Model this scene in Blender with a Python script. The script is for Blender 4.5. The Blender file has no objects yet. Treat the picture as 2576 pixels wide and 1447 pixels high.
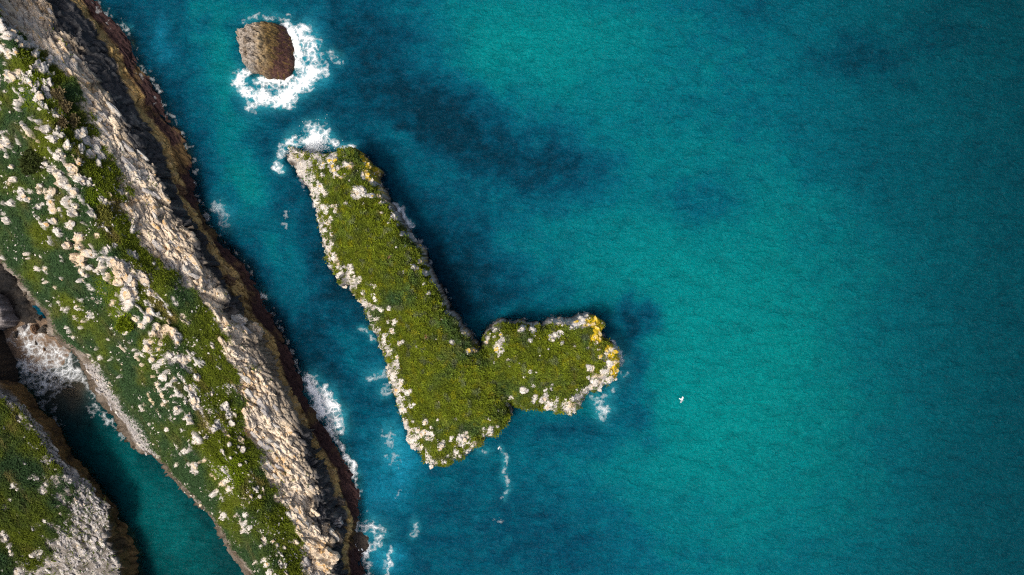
import bpy, math, random
import numpy as np
from mathutils import Vector

# ------------------------------------------------------------------ camera, sky, sun, exposure
SC = bpy.context.scene
H_CAM, W_SEA = 130.0, 180.0            # metres above the sea, width of sea in view
cam_d = bpy.data.cameras.new('camera'); cam = bpy.data.objects.new('camera', cam_d)
SC.collection.objects.link(cam); SC.camera = cam
cam.location = (0, 0, H_CAM); cam.rotation_euler = (0, 0, 0)
cam_d.sensor_width = 36.0; cam_d.lens = 36.0 * H_CAM / W_SEA
cam_d.clip_start = 1.0; cam_d.clip_end = 20000.0

SUN_EL = math.radians(64.0)
SUN_XY = (-math.cos(math.radians(36.0)), -math.sin(math.radians(36.0)))   # where the sun stands (lower left)
world = bpy.data.worlds.new('World'); SC.world = world; world.use_nodes = True
wn = world.node_tree.nodes; wl = world.node_tree.links
bg = wn['Background']
sky = wn.new('ShaderNodeTexSky'); sky.sky_type = 'NISHITA'; sky.sun_disc = False
sky.dust_density = 7.0; sky.air_density = 1.0; sky.ozone_density = 0.6   # thin bright haze
sky.sun_elevation = SUN_EL; sky.sun_rotation = math.atan2(SUN_XY[0], SUN_XY[1])
wl.new(sky.outputs[0], bg.inputs['Color']); bg.inputs['Strength'].default_value = 0.13
sun_d = bpy.data.lights.new('sun', 'SUN'); sun = bpy.data.objects.new('sun', sun_d)
SC.collection.objects.link(sun)
sun_d.energy = 2.7; sun_d.angle = math.radians(13.0); sun_d.color = (1.0, 0.95, 0.87)
sun.rotation_euler = Vector((SUN_XY[0]*math.cos(SUN_EL), SUN_XY[1]*math.cos(SUN_EL), math.sin(SUN_EL))).to_track_quat('Z', 'Y').to_euler()
SC.view_settings.view_transform = 'Standard'; SC.view_settings.look = 'None'
SC.view_settings.gamma = 1.0; SC.view_settings.exposure = 0.35
SC.view_settings.use_curve_mapping = False
SC.cycles.use_denoising = False; SC.cycles.filter_width = 1.2; SC.cycles.max_bounces = 6; SC.cycles.diffuse_bounces = 2

# ------------------------------------------------------------------ helpers
rng = np.random.default_rng(7); random.seed(7)
K = W_SEA / 2576.0                      # metres per survey unit at sea level

def W(px, py, z=0.0):
    """survey point (2576 x 1447 sheet) standing at height z -> world x, y"""
    f = (H_CAM - np.asarray(z, float)) / H_CAM
    return (np.asarray(px, float) - 1288.0) * K * f, (723.5 - np.asarray(py, float)) * K * f

def sstep(a, b, x):
    t = np.clip((x - a) / (b - a), 0, 1); return t * t * (3 - 2 * t)

def _hash(ix, iy, seed):
    h = (ix.astype(np.int64) * 374761393 + iy.astype(np.int64) * 668265263 + seed * 974634777) & 0xFFFFFFFF
    h = ((h ^ (h >> 13)) * 1274126177) & 0xFFFFFFFF
    h = ((h ^ (h >> 16)) * 2246822519) & 0xFFFFFFFF
    return ((h ^ (h >> 15)) & 0xFFFFFF).astype(np.float64) / float(0xFFFFFF)

def noise(x, y, seed=0):
    """gradient noise, about -1..1"""
    x = np.asarray(x, float); y = np.asarray(y, float)
    ix = np.floor(x); iy = np.floor(y); fx = x - ix; fy = y - iy
    u = fx*fx*fx*(fx*(fx*6-15)+10); v = fy*fy*fy*(fy*(fy*6-15)+10)
    def g(ox, oy):
        a = _hash(ix+ox, iy+oy, seed) * 6.2831853
        return np.cos(a)*(fx-ox) + np.sin(a)*(fy-oy)
    a = g(0,0); b = g(1,0); c = g(0,1); d = g(1,1)
    return 1.5 * ((a*(1-u)+b*u)*(1-v) + (c*(1-u)+d*u)*v)

def fbm(x, y, octv=4, seed=0, gain=0.5):
    s = 0; a = 1; t = 0
    for o in range(octv):
        s = s + a * noise(x * 2**o + 17.3*o, y * 2**o - 9.1*o, seed + o); t += a; a *= gain
    return s / t

def ridged(x, y, octv=3, seed=0):
    s = 0; a = 1; t = 0
    for o in range(octv):
        s = s + a * (1 - np.abs(noise(x * 2**o, y * 2**o, seed + o)) * 1.6); t += a; a *= 0.5
    return s / t

def voro(x, y, seed=0):
    """F1, F2 and a random number of the nearest cell"""
    ix = np.floor(x); iy = np.floor(y)
    f1 = np.full(np.shape(x), 9.0); f2 = f1.copy(); cid = np.zeros(np.shape(x))
    for ox in (-1, 0, 1):
        for oy in (-1, 0, 1):
            cx = ix + ox; cy = iy + oy
            d = np.hypot(cx + 0.1 + 0.8*_hash(cx, cy, seed) - x, cy + 0.1 + 0.8*_hash(cx, cy, seed+1) - y)
            near = d < f1
            f2 = np.where(near, f1, np.minimum(f2, d))
            cid = np.where(near, _hash(cx, cy, seed+2), cid); f1 = np.where(near, d, f1)
    return f1, f2, cid

DIR = np.array([0.56, -0.83])            # the way the rock beds run
def bedded(x, y): return x*DIR[0] + y*DIR[1], x*DIR[1]*-1 + y*DIR[0]

def mixc(c0, c1, t): return c0 + (c1 - c0) * np.asarray(t)[..., None]
def col(*c): return np.array(c, float)

def mesh(name, verts, faces, mat=None, smooth=False, attrs=None, colors=None):
    """mesh from numpy arrays; faces (n,3) or (n,4)"""
    me = bpy.data.meshes.new(name)
    verts = np.asarray(verts, np.float32); faces = np.asarray(faces, np.int32); k = faces.shape[1]
    me.vertices.add(len(verts)); me.vertices.foreach_set('co', verts.ravel())
    me.loops.add(faces.size); me.loops.foreach_set('vertex_index', faces.ravel())
    me.polygons.add(len(faces)); me.polygons.foreach_set('loop_start', np.arange(0, faces.size, k, dtype=np.int32))
    me.polygons.foreach_set('use_smooth', np.full(len(faces), smooth))
    for n, a in (attrs or {}).items():
        at = me.attributes.new(n, 'FLOAT', 'POINT'); at.data.foreach_set('value', np.asarray(a, np.float32).ravel())
    for n, c in (colors or {}).items():
        at = me.attributes.new(n, 'FLOAT_COLOR', 'POINT')
        c4 = np.ones((len(verts), 4), np.float32); c4[:, :3] = np.clip(c, 0, 1); at.data.foreach_set('color', c4.ravel())
    me.update(calc_edges=True)
    if mat: me.materials.append(mat)
    return me

def obj(name, me, parent=None, label=None, cat=None, kind=None, group=None):
    o = bpy.data.objects.new(name, me); SC.collection.objects.link(o)
    if parent: o.parent = parent
    for k, v in (('label', label), ('category', cat), ('kind', kind), ('group', group)):
        if v: o[k] = v
    return o

def grid_faces(nr, nc, keep=None):
    i = np.arange(nr*nc).reshape(nr, nc)
    f = np.stack([i[:-1,:-1], i[:-1,1:], i[1:,1:], i[1:,:-1]], -1)
    return f.reshape(-1, 4) if keep is None else f[keep]

def compact(verts, faces, *arrs):
    used = np.unique(faces); m = np.full(len(verts), -1, np.int64); m[used] = np.arange(len(used))
    return (verts[used], m[faces]) + tuple(a[used] for a in arrs)

# ------------------------------------------------------------------ materials
def new_mat(name):
    m = bpy.data.materials.new(name); m.use_nodes = True
    return m, m.node_tree.nodes, m.node_tree.links, m.node_tree.nodes['Principled BSDF']

def n_noise(n, l, co, scale, detail=4.0, rough=0.6, dist=0.0):
    t = n.new('ShaderNodeTexNoise'); t.inputs['Scale'].default_value = scale
    t.inputs['Detail'].default_value = detail; t.inputs['Roughness'].default_value = rough
    t.inputs['Distortion'].default_value = dist
    l.new(co, t.inputs['Vector']); return t.outputs['Fac']

def n_ramp(n, l, fac, stops):
    r = n.new('ShaderNodeValToRGB'); e = r.color_ramp.elements
    while len(e) < len(stops): e.new(0.5)
    for k, (p, c) in enumerate(stops): e[k].position = p; e[k].color = (*c, 1) if len(c) == 3 else c
    l.new(fac, r.inputs['Fac']); return r.outputs['Color']

def n_mix(n, l, a, b, fac=1.0, mode='MULTIPLY'):
    m = n.new('ShaderNodeMix'); m.data_type = 'RGBA'; m.blend_type = mode
    for s, v in ((m.inputs[6], a), (m.inputs[7], b), (m.inputs[0], fac)):
        if hasattr(v, 'is_linked'): l.new(v, s)
        else: s.default_value = (*v, 1) if isinstance(v, tuple) else v
    return m.outputs[2]

def n_math(n, l, op, a, b=0.0, clamp=False):
    m = n.new('ShaderNodeMath'); m.operation = op; m.use_clamp = clamp
    for s, v in ((m.inputs[0], a), (m.inputs[1], b)):
        if hasattr(v, 'is_linked'): l.new(v, s)
        else: s.default_value = v
    return m.outputs[0]

def n_attr(n, name):
    a = n.new('ShaderNodeAttribute'); a.attribute_name = name; return a

def n_pos(n): return n.new('ShaderNodeNewGeometry').outputs['Position']

def n_map(n, l, v, rz=0.0, scale=(1, 1, 1)):
    m = n.new('ShaderNodeMapping'); m.inputs['Rotation'].default_value = (0, 0, rz); m.inputs['Scale'].default_value = scale
    l.new(v, m.inputs['Vector']); return m.outputs[0]

BED_ROT = math.atan2(DIR[1], DIR[0])

def mat_terrain(name):
    m, n, l, b = new_mat(name)
    p = n_pos(n); c = n_attr(n, 'albedo').outputs['Color']
    bed = n_map(n, l, p, -BED_ROT, (0.45, 1.5, 1.0))
    f1 = n_noise(n, l, bed, 1.6, 6, 0.68); f2 = n_noise(n, l, p, 5.5, 4, 0.65)
    v1 = n_ramp(n, l, f1, [(0.28, (0.62, 0.61, 0.6)), (0.5, (1, 1, 1)), (0.75, (1.35, 1.28, 1.15))])
    v2 = n_ramp(n, l, f2, [(0.3, (0.68, 0.66, 0.64)), (0.55, (1, 1, 1)), (0.8, (1.2, 1.2, 1.18))])
    l.new(n_mix(n, l, n_mix(n, l, c, v1, 0.8), v2, 0.9), b.inputs['Base Color'])
    b.inputs['Roughness'].default_value = 0.9; b.inputs['Specular IOR Level'].default_value = 0.2
    bp = n.new('ShaderNodeBump'); bp.inputs['Strength'].default_value = 0.9; bp.inputs['Distance'].default_value = 0.35
    l.new(n_math(n, l, 'ADD', f1, n_math(n, l, 'MULTIPLY', f2, 0.5)), bp.inputs['Height']); l.new(bp.outputs[0], b.inputs['Normal'])
    return m

def mat_limestone(name, base, dark, stain, amount):
    m, n, l, b = new_mat(name)
    p = n_pos(n); info = n.new('ShaderNodeObjectInfo')
    bed = n_map(n, l, p, -BED_ROT, (0.7, 1.6, 1.0))
    f1 = n_noise(n, l, bed, 2.2, 6, 0.7); f2 = n_noise(n, l, p, 1.1, 3, 0.6); f3 = n_noise(n, l, p, 9.0, 3, 0.6)
    c = n_ramp(n, l, f1, [(0.30, dark), (0.46, base), (0.8, tuple(min(1, x*1.12) for x in base))])
    s = n_ramp(n, l, f2, [(0.62 - amount, (0, 0, 0)), (0.72 - amount*0.6, (1, 1, 1))])
    c = n_mix(n, l, c, stain, s, 'MIX')
    v = n_ramp(n, l, f3, [(0.3, (0.72, 0.71, 0.7)), (0.6, (1.04, 1.04, 1.04))])
    c = n_mix(n, l, c, v, 0.8)
    r = n_ramp(n, l, info.outputs['Random'], [(0.0, (0.8, 0.79, 0.78)), (1.0, (1.06, 1.04, 1.0))])
    l.new(n_mix(n, l, c, r, 1.0), b.inputs['Base Color'])
    b.inputs['Roughness'].default_value = 0.88; b.inputs['Specular IOR Level'].default_value = 0.2
    bp = n.new('ShaderNodeBump'); bp.inputs['Strength'].default_value = 0.9; bp.inputs['Distance'].default_value = 0.25
    l.new(n_math(n, l, 'ADD', f1, n_math(n, l, 'MULTIPLY', f3, 0.4)), bp.inputs['Height']); l.new(bp.outputs[0], b.inputs['Normal'])
    return m

def mat_leaf(name):
    m, n, l, b = new_mat(name)
    c = n_attr(n, 'leaf_color').outputs['Color']; p = n_pos(n)
    v = n_ramp(n, l, n_noise(n, l, p, 3.0, 3, 0.7), [(0.3, (0.7, 0.72, 0.7)), (0.7, (1.2, 1.18, 1.15))])
    cc = n_mix(n, l, c, v, 0.9)
    l.new(cc, b.inputs['Base Color']); b.inputs['Roughness'].default_value = 0.75
    b.inputs['Specular IOR Level'].default_value = 0.15
    tr = n.new('ShaderNodeBsdfTranslucent'); l.new(cc, tr.inputs['Color'])
    mx = n.new('ShaderNodeMixShader'); mx.inputs[0].default_value = 0.2
    l.new(b.outputs[0], mx.inputs[1]); l.new(tr.outputs[0], mx.inputs[2]); l.new(mx.outputs[0], n['Material Output'].inputs['Surface'])
    return m

def mat_sea():
    m, n, l, b = new_mat('sea_water')
    p = n_pos(n); c = n_attr(n, 'water_color').outputs['Color']
    wdir = n_map(n, l, p, math.radians(24), (0.42, 1.0, 1.0))
    wdir2 = n_map(n, l, p, math.radians(36), (0.62, 1.0, 1.0))
    big = n_noise(n, l, wdir, 0.55, 5, 0.62, 0.6); mid = n_noise(n, l, wdir2, 1.15, 4, 0.6, 1.6)
    fine = n_noise(n, l, wdir, 3.6, 4, 0.65, 0.7)
    # ripple light and shade painted into the colour, along with thin foam filaments
    lace = n_ramp(n, l, mid, [(0.34, (0.82, 0.86, 0.87)), (0.45, (0.98, 0.99, 0.99)), (0.58, (1.05, 1.05, 1.05)), (0.68, (1.28, 1.26, 1.24))])
    pat = n_ramp(n, l, big, [(0.36, (0.70, 0.76, 0.78)), (0.47, (0.96, 0.97, 0.97)), (0.60, (1.04, 1.04, 1.04)), (0.74, (1.18, 1.14, 1.12))])
    spk = n_ramp(n, l, fine, [(0.62, (1, 1, 1)), (0.72, (1.3, 1.3, 1.3))]); c = n_mix(n, l, c, spk, 0.7)
    l.new(n_mix(n, l, n_mix(n, l, c, pat, 0.8), lace, 0.9), b.inputs['Base Color'])
    b.inputs['Roughness'].default_value = 0.2; b.inputs['IOR'].default_value = 1.33; b.inputs['Specular IOR Level'].default_value = 0.07
    hgt = n_math(n, l, 'ADD', n_math(n, l, 'MULTIPLY', big, 0.9), n_math(n, l, 'ADD', n_math(n, l, 'MULTIPLY', mid, 0.85), n_math(n, l, 'MULTIPLY', fine, 0.3)))
    bp = n.new('ShaderNodeBump'); bp.inputs['Strength'].default_value = 0.85; bp.inputs['Distance'].default_value = 0.65
    l.new(hgt, bp.inputs['Height']); l.new(bp.outputs[0], b.inputs['Normal'])
    tr = n.new('ShaderNodeBsdfTransparent'); tr.inputs['Color'].default_value = (0.42, 0.72, 0.78, 1)
    mx = n.new('ShaderNodeMixShader'); l.new(n_attr(n, 'opacity').outputs['Fac'], mx.inputs[0])
    l.new(tr.outputs[0], mx.inputs[1]); l.new(b.outputs[0], mx.inputs[2]); l.new(mx.outputs[0], n['Material Output'].inputs['Surface'])
    return m

def mat_foam():
    m, n, l, b = new_mat('foam')
    b.inputs['Base Color'].default_value = (0.86, 0.9, 0.92, 1); b.inputs['Roughness'].default_value = 0.8
    bp = n.new('ShaderNodeBump'); bp.inputs['Strength'].default_value = 0.6; bp.inputs['Distance'].default_value = 0.3
    l.new(n_noise(n, l, n_pos(n), 2.4, 5, 0.7, 1.0), bp.inputs['Height']); l.new(bp.outputs[0], b.inputs['Normal'])
    tr = n.new('ShaderNodeBsdfTransparent'); mx = n.new('ShaderNodeMixShader')
    l.new(n_attr(n, 'foam_amount').outputs['Fac'], mx.inputs[0])
    l.new(tr.outputs[0], mx.inputs[1]); l.new(b.outputs[0], mx.inputs[2]); l.new(mx.outputs[0], n['Material Output'].inputs['Surface'])
    return m

def mat_plain(name, c, rough=0.6, var=0.15, scale=8.0):
    m, n, l, b = new_mat(name)
    v = n_ramp(n, l, n_noise(n, l, n_pos(n), scale, 3), [(0.3, (1-var,)*3), (0.7, (1+var,)*3)])
    l.new(n_mix(n, l, tuple(c), v, 1.0), b.inputs['Base Color']); b.inputs['Roughness'].default_value = rough
    return m

M_TER = mat_terrain('coastal_rock_and_turf')
M_WHITE = mat_limestone('white_limestone', (0.58, 0.555, 0.51), (0.29, 0.28, 0.255), (0.60, 0.50, 0.37), 0.08)
M_CREAM = mat_limestone('cream_limestone', (0.64, 0.53, 0.40), (0.36, 0.31, 0.26), (0.60, 0.38, 0.16), 0.08)
M_LICH = mat_limestone('lichen_limestone', (0.62, 0.54, 0.38), (0.42, 0.38, 0.30), (0.60, 0.42, 0.03), 0.22)
M_GREY = mat_limestone('grey_limestone', (0.42, 0.40, 0.39), (0.20, 0.19, 0.19), (0.40, 0.33, 0.25), 0.03)
M_DARK = mat_limestone('wet_dark_rock', (0.085, 0.075, 0.065), (0.03, 0.028, 0.028), (0.11, 0.075, 0.04), 0.08)
M_BROWN = mat_limestone('brown_weedy_rock', (0.16, 0.10, 0.06), (0.06, 0.04, 0.035), (0.12, 0.07, 0.05), 0.1)
M_LEAF = mat_leaf('leaves'); M_SEA = mat_sea(); M_FOAM = mat_foam()

# ------------------------------------------------------------------ survey data
RIDGE = {  # across the headland, from the left cliff to the open sea: y -> x on the survey sheet
 'G': [(-260,-500),(0,-340),(300,-190),(560,-60),(663,0),(694,35),(760,72),(785,112),(840,124),(875,167),(900,190),(950,218),(1006,243),(1037,276),(1083,306),(1128,330),(1142,378),(1166,407),(1194,424),(1229,455),(1260,490),(1295,524),(1354,555),(1395,576),(1437,611),(1660,730)],
 'G2': [(-260,-490),(0,-330),(300,-180),(560,-50),(663,10),(694,45),(760,84),(785,122),(840,134),(875,190),(900,225),(964,264),(1030,299),(1058,330),(1117,365),(1142,392),(1166,419),(1194,436),(1229,467),(1260,502),(1295,538),(1354,572),(1395,598),(1437,634),(1660,750)],
 'F': [(-260,-150),(0,-20),(200,70),(400,170),(600,255),(740,325),(900,420),(1080,490),(1250,600),(1447,690),(1660,800)],
 'E': [(-260,-200),(0,-35),(60,10),(95,66),(140,95),(175,155),(223,195),(278,209),(348,226),(435,296),(507,313),(565,348),(639,382),(687,435),(722,487),(800,560),(850,590),(900,600),(960,600),(1096,628),(1152,659),(1208,680),(1256,698),(1308,733),(1361,750),(1413,760),(1660,870)],
 'D': [(-260,20),(0,115),(52,150),(104,195),(167,226),(223,264),(271,306),(313,334),(365,348),(417,382),(469,412),(534,438),(573,469),(639,503),(690,535),(750,575),(792,590),(840,632),(903,662),(955,690),(1000,718),(1076,757),(1138,774),(1187,795),(1232,812),(1277,816),(1336,833),(1395,847),(1437,840),(1660,920)],
 'C': [(-260,60),(0,174),(31,209),(83,254),(139,278),(177,299),(223,323),(264,351),(306,379),(348,400),(400,421),(445,431),(500,447),(534,469),(586,500),(656,540),(725,565),(767,586),(795,610),(830,658),(882,680),(917,694),(954,702),(989,729),(1041,753),(1096,778),(1131,799),(1173,819),(1222,840),(1267,858),(1326,878),(1361,865),(1406,858),(1660,950)],
 'B': [(-260,80),(0,202),(38,222),(80,264),(111,289),(153,313),(170,308),(205,334),(243,362),(257,358),(302,382),(337,410),(393,435),(445,455),(473,464),(494,458),(548,502),(607,534),(660,555),(687,593),(719,614),(764,621),(799,638),(826,666),(851,690),(903,699),(954,715),(999,743),(1058,767),(1100,788),(1145,816),(1180,844),(1239,858),(1277,872),(1319,889),(1354,880),(1388,875),(1447,867),(1660,970)],
 'A': [(-260,120),(0,240),(35,264),(63,302),(101,334),(150,341),(188,369),(229,396),(271,407),(313,431),(348,462),(400,480),(452,487),(493,489),(552,515),(618,565),(670,621),(712,642),(771,673),(816,697),(854,715),(893,729),(938,752),(950,757),(995,767),(1044,795),(1082,823),(1117,851),(1169,878),(1215,896),(1274,906),(1326,898),(1350,890),(1395,913),(1447,917),(1660,1010)],
}
ISLET = [(710,378),(724,369),(749,371),(761,380),(797,384),(812,386),(843,388),(867,385),(898,382),(919,393),(940,420),(952,423),(961,432),(955,447),(961,466),(977,490),(998,523),(1013,557),(1034,578),(1065,624),(1080,663),(1100,709),(1108,723),(1130,762),(1137,779),(1166,818),(1186,840),(1200,860),(1207,872),(1210,858),(1218,833),(1236,814),(1258,805),(1285,805),(1313,805),(1340,810),(1361,813),(1383,801),(1407,796),(1431,798),(1456,792),(1471,787),(1492,793),(1507,798),(1522,814),(1518,839),(1525,857),(1544,866),(1554,887),(1559,909),(1554,945),(1535,967),(1510,986),(1483,986),(1468,1009),(1449,1040),(1428,1044),(1407,1041),(1389,1035),(1358,1029),(1334,1030),(1310,1027),(1293,1023),(1283,1014),(1289,1030),(1285,1049),(1270,1070),(1249,1094),(1221,1100),(1205,1117),(1179,1140),(1143,1153),(1117,1168),(1088,1178),(1065,1170),(1049,1147),(1026,1124),(1016,1091),(1007,1065),(994,1036),(987,1003),(974,964),(964,919),(954,880),(941,854),(919,811),(906,775),(893,749),(867,723),(855,722),(840,703),(822,675),(809,639),(800,590),(791,548),(785,511),(776,490),(761,462),(742,435),(723,405),(713,386)]
STACK = [(602,78),(621,73),(639,61),(665,60),(691,60),(715,65),(725,83),(735,102),(742,130),(743,162),(733,188),(717,206),(701,201),(675,198),(657,190),(636,185),(623,172),(615,151),(610,123),(604,99)]
LOWER = {  # the headland in the lower left corner
 'T': [(900,-80),(982,0),(1002,35),(1044,70),(1069,94),(1110,125),(1159,153),(1194,190),(1218,222),(1256,250),(1274,268),(1312,276),(1354,263),(1395,289),(1447,299),(1660,390)],
 'V': [(900,-40),(964,52),(992,80),(1034,101),(1062,139),(1107,163),(1152,184),(1187,223),(1246,257),(1277,292),(1312,298),(1326,320),(1388,348),(1447,351),(1660,430)],
 'R': [(900,-160),(982,-30),(1040,55),(1089,84),(1159,125),(1187,155),(1232,182),(1291,176),(1336,150),(1370,110),(1406,80),(1447,60),(1660,120)],
}
def at(line, y):
    a = np.array(line, float); return np.interp(y, a[:, 0], a[:, 1])

def to_sheet(v):
    f = (H_CAM - v[:, 2]) / H_CAM
    return np.stack([v[:, 0] / (K*f) + 1288.0, 723.5 - v[:, 1] / (K*f)], 1)

def normals(P):
    du = np.gradient(P, axis=1); dv = np.gradient(P, axis=0)
    nn = np.cross(dv, du); nn /= np.linalg.norm(nn, axis=2, keepdims=True) + 1e-9
    return np.where(nn[..., 2:3] < 0, -nn, nn)

TURF_A, TURF_B, TURF_C, TURF_D = col(.086,.112,.006), col(.030,.066,.022), col(.165,.130,.040), col(.120,.175,.003)
def turf_color(x, y, seed, cool=0.5, dry=0.25):
    a = sstep(-0.25, 0.35, fbm(x/7, y/7, 3, seed) + (cool-0.5)*1.2)
    c = mixc(np.broadcast_to(TURF_A, x.shape + (3,)), TURF_B, a)
    s, n = bedded(x, y)
    c = mixc(c, TURF_C, sstep(0.1, 0.6, fbm(s/6, n/2.2, 3, seed+5)) * dry * 2)
    return c * (1 + 0.28*noise(x*1.1, y*1.1, seed+9))[..., None]

# ------------------------------------------------------------------ outcrops and boulders (centre x, y and radius on survey sheets of their own scale)
def sheet(lst, k, ox, oy):
    a = np.array(lst, float).reshape(-1, 3); return np.stack([a[:, 0]*k+ox, a[:, 1]*k+oy, a[:, 2]*k], 1)
R1 = [80,560,45,60,530,25,130,525,30,205,540,28,212,590,22,270,610,25,255,650,22,330,640,35,360,600,30,350,690,30,285,700,30,265,720,18,400,800,24,140,750,26,165,650,18,340,935,30,375,1005,26,420,930,22,445,980,24,490,1060,34,430,1090,20,415,1135,28,460,1125,18,30,1030,45,10,1060,30,60,1050,25,55,1130,18,85,1210,16,110,1300,22,160,1380,26,168,1420,24,215,1385,20,290,1345,18,285,1390,18,380,1385,26,370,1420,20,330,1180,22,310,1210,12,380,1225,35,430,1260,35,460,1310,35,490,1350,30,530,1240,40,560,1290,35,600,1310,35,640,1320,30,540,1390,35,590,975,45,630,1010,35,690,1030,45,700,1080,35,660,1110,40,740,1130,35,590,1075,25,50,380,30,110,375,25,20,330,16,60,410,22,150,330,28,120,290,28,60,260,35,20,200,45,100,230,30,200,330,30,250,400,30,310,500,35,270,480,25,360,440,30,290,790,12,240,870,12,280,930,12,290,880,16,20,960,16,165,1110,14,200,1270,10,70,1330,16,130,560,14,40,660,14,230,620,12,500,1210,25,570,1180,22]
R2 = [165,40,25,155,75,22,205,90,22,80,110,28,20,190,16,45,230,22,70,255,12,280,30,18,280,140,22,310,120,14,380,115,32,385,165,32,480,105,32,440,160,18,530,40,35,545,140,30,540,190,28,510,170,20,400,245,26,345,270,22,415,310,26,430,340,22,500,280,26,525,260,22,580,355,32,560,380,25,495,420,30,575,430,28,550,500,28,580,540,32,600,510,30,640,475,32,675,490,26,600,560,25,580,605,20,597,630,18,625,640,16,592,672,16,650,580,22,700,600,18,740,580,30,740,520,28,760,620,14,770,450,25,700,350,22,720,280,14,830,420,22,820,540,45,870,580,60,900,640,60,870,670,45,940,660,45,960,690,40,930,720,30,1030,640,40,1045,680,38,920,780,50,960,760,35,900,820,40,940,840,35,920,870,30,985,800,25,1085,760,30,1080,900,35,1075,950,35,1140,920,18,980,950,28,1020,1000,30,1045,985,22,1130,1010,35,1170,1060,30,1110,1050,25,1085,1120,30,1075,1160,28,1160,1130,22,1150,1170,20,1200,1020,35,1250,1050,40,1285,1080,35,1280,1120,22,1230,1220,40,1240,1260,28,1310,1240,45,1350,1240,35,1325,1290,25,1110,1240,25,1140,1290,25,1180,1260,22,1215,1330,18,1190,1365,26,1395,1200,16,1270,1390,14,1230,1425,22,1140,1425,18,1340,1415,16,1420,1370,25,820,830,22,800,850,15,790,920,10,275,590,20,265,580,14,330,590,22,340,615,12,315,665,10,335,685,12,395,725,14,448,655,13,205,480,16,218,513,10,425,830,14,455,875,14,475,900,16,495,870,14,540,940,18,560,860,12,582,875,12,600,810,9,665,805,12,697,830,14,490,1010,12,505,1040,14,530,1080,14,585,1015,9,800,1020,9,905,1055,16,880,1035,12,935,1120,10,1000,1200,16,980,1170,10,1030,1280,14,640,1220,20,670,1250,14,720,1235,18,700,1160,12,810,1230,9,800,1430,10,1160,510,18,1190,860,15,1270,840,18,960,310,25,1000,350,14,1110,550,14,1140,590,12,880,30,28,920,50,20]
R3 = [1130,65,16,1150,95,14,1175,150,18,1190,190,22,1180,215,18,1230,70,20,1205,95,14,1185,15,28,1110,10,12,1260,25,12,1290,130,16,1310,150,12,1250,150,10,1280,240,18,1290,270,16,1350,310,14,1380,345,12,1370,280,12,1370,100,28,1400,140,30,1420,180,30,1395,200,25,1430,230,25,1345,95,18,1430,20,25,1210,390,18,1312,400,12,1085,355,9,1345,550,24,1380,530,14,1395,490,12,1275,650,14,1410,650,28,1420,690,24,1400,670,20,1150,590,12,1240,715,10,1340,850,12,1385,870,12,1425,910,16,960,230,10,795,60,10,740,90,9]
L3 = [95,800,22,160,815,16,120,830,12,215,745,12,300,830,30,330,790,22,320,850,24,385,820,12,70,905,18,35,960,20,120,1015,12,320,1060,18,270,1085,14,240,1110,16,30,1180,35,20,1150,30,60,1240,25,80,1300,18,70,1270,18,140,1145,12,260,1290,28,300,1280,25,230,1310,20,420,1215,35,460,1200,35,350,1220,22,130,1425,35,170,1410,25,370,1350,14,490,1400,22,410,1310,18,15,1410,12,505,760,28,490,730,22,735,920,26,740,1000,22,540,960,22,580,1000,24,620,1020,25,660,1060,25,540,900,20,600,940,22,680,1100,28,700,1140,30,560,1060,20,520,1110,22,480,1060,18,620,1180,24,680,1190,28,740,1230,26,560,1240,22,600,1290,24,660,1310,28,720,1360,28,520,1330,20,440,1000,16,420,950,14,470,930,14,270,430,14,300,500,16,370,620,14,400,680,16,350,560,12]
R4 = [10,80,20,45,190,35,60,230,25,30,130,25,170,140,16,165,265,22,215,340,25,200,380,28,230,370,22,185,400,20,270,230,35,300,290,30,320,350,28,250,550,16,300,500,18,400,540,25,370,520,15,380,650,14,310,600,12,135,610,14,55,670,30,60,640,20,70,700,16,95,625,10,15,540,16,40,490,12,265,780,30,300,820,25,240,790,20,190,860,20,210,840,16,280,770,20,270,1010,22,260,1040,16,420,1010,20,430,1060,18,455,1100,18,400,920,14,410,960,12,460,880,14,500,820,18,520,880,18,480,810,10,450,770,9,510,1120,16,330,820,10,205,1060,18,215,1090,14,95,940,16,120,980,12,530,1240,16,500,1350,16,560,1330,20,580,1370,20,600,1420,22,690,1380,24,670,1350,18,620,1200,14,650,1230,16,590,1130,12,640,1300,14,700,1250,16]
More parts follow.
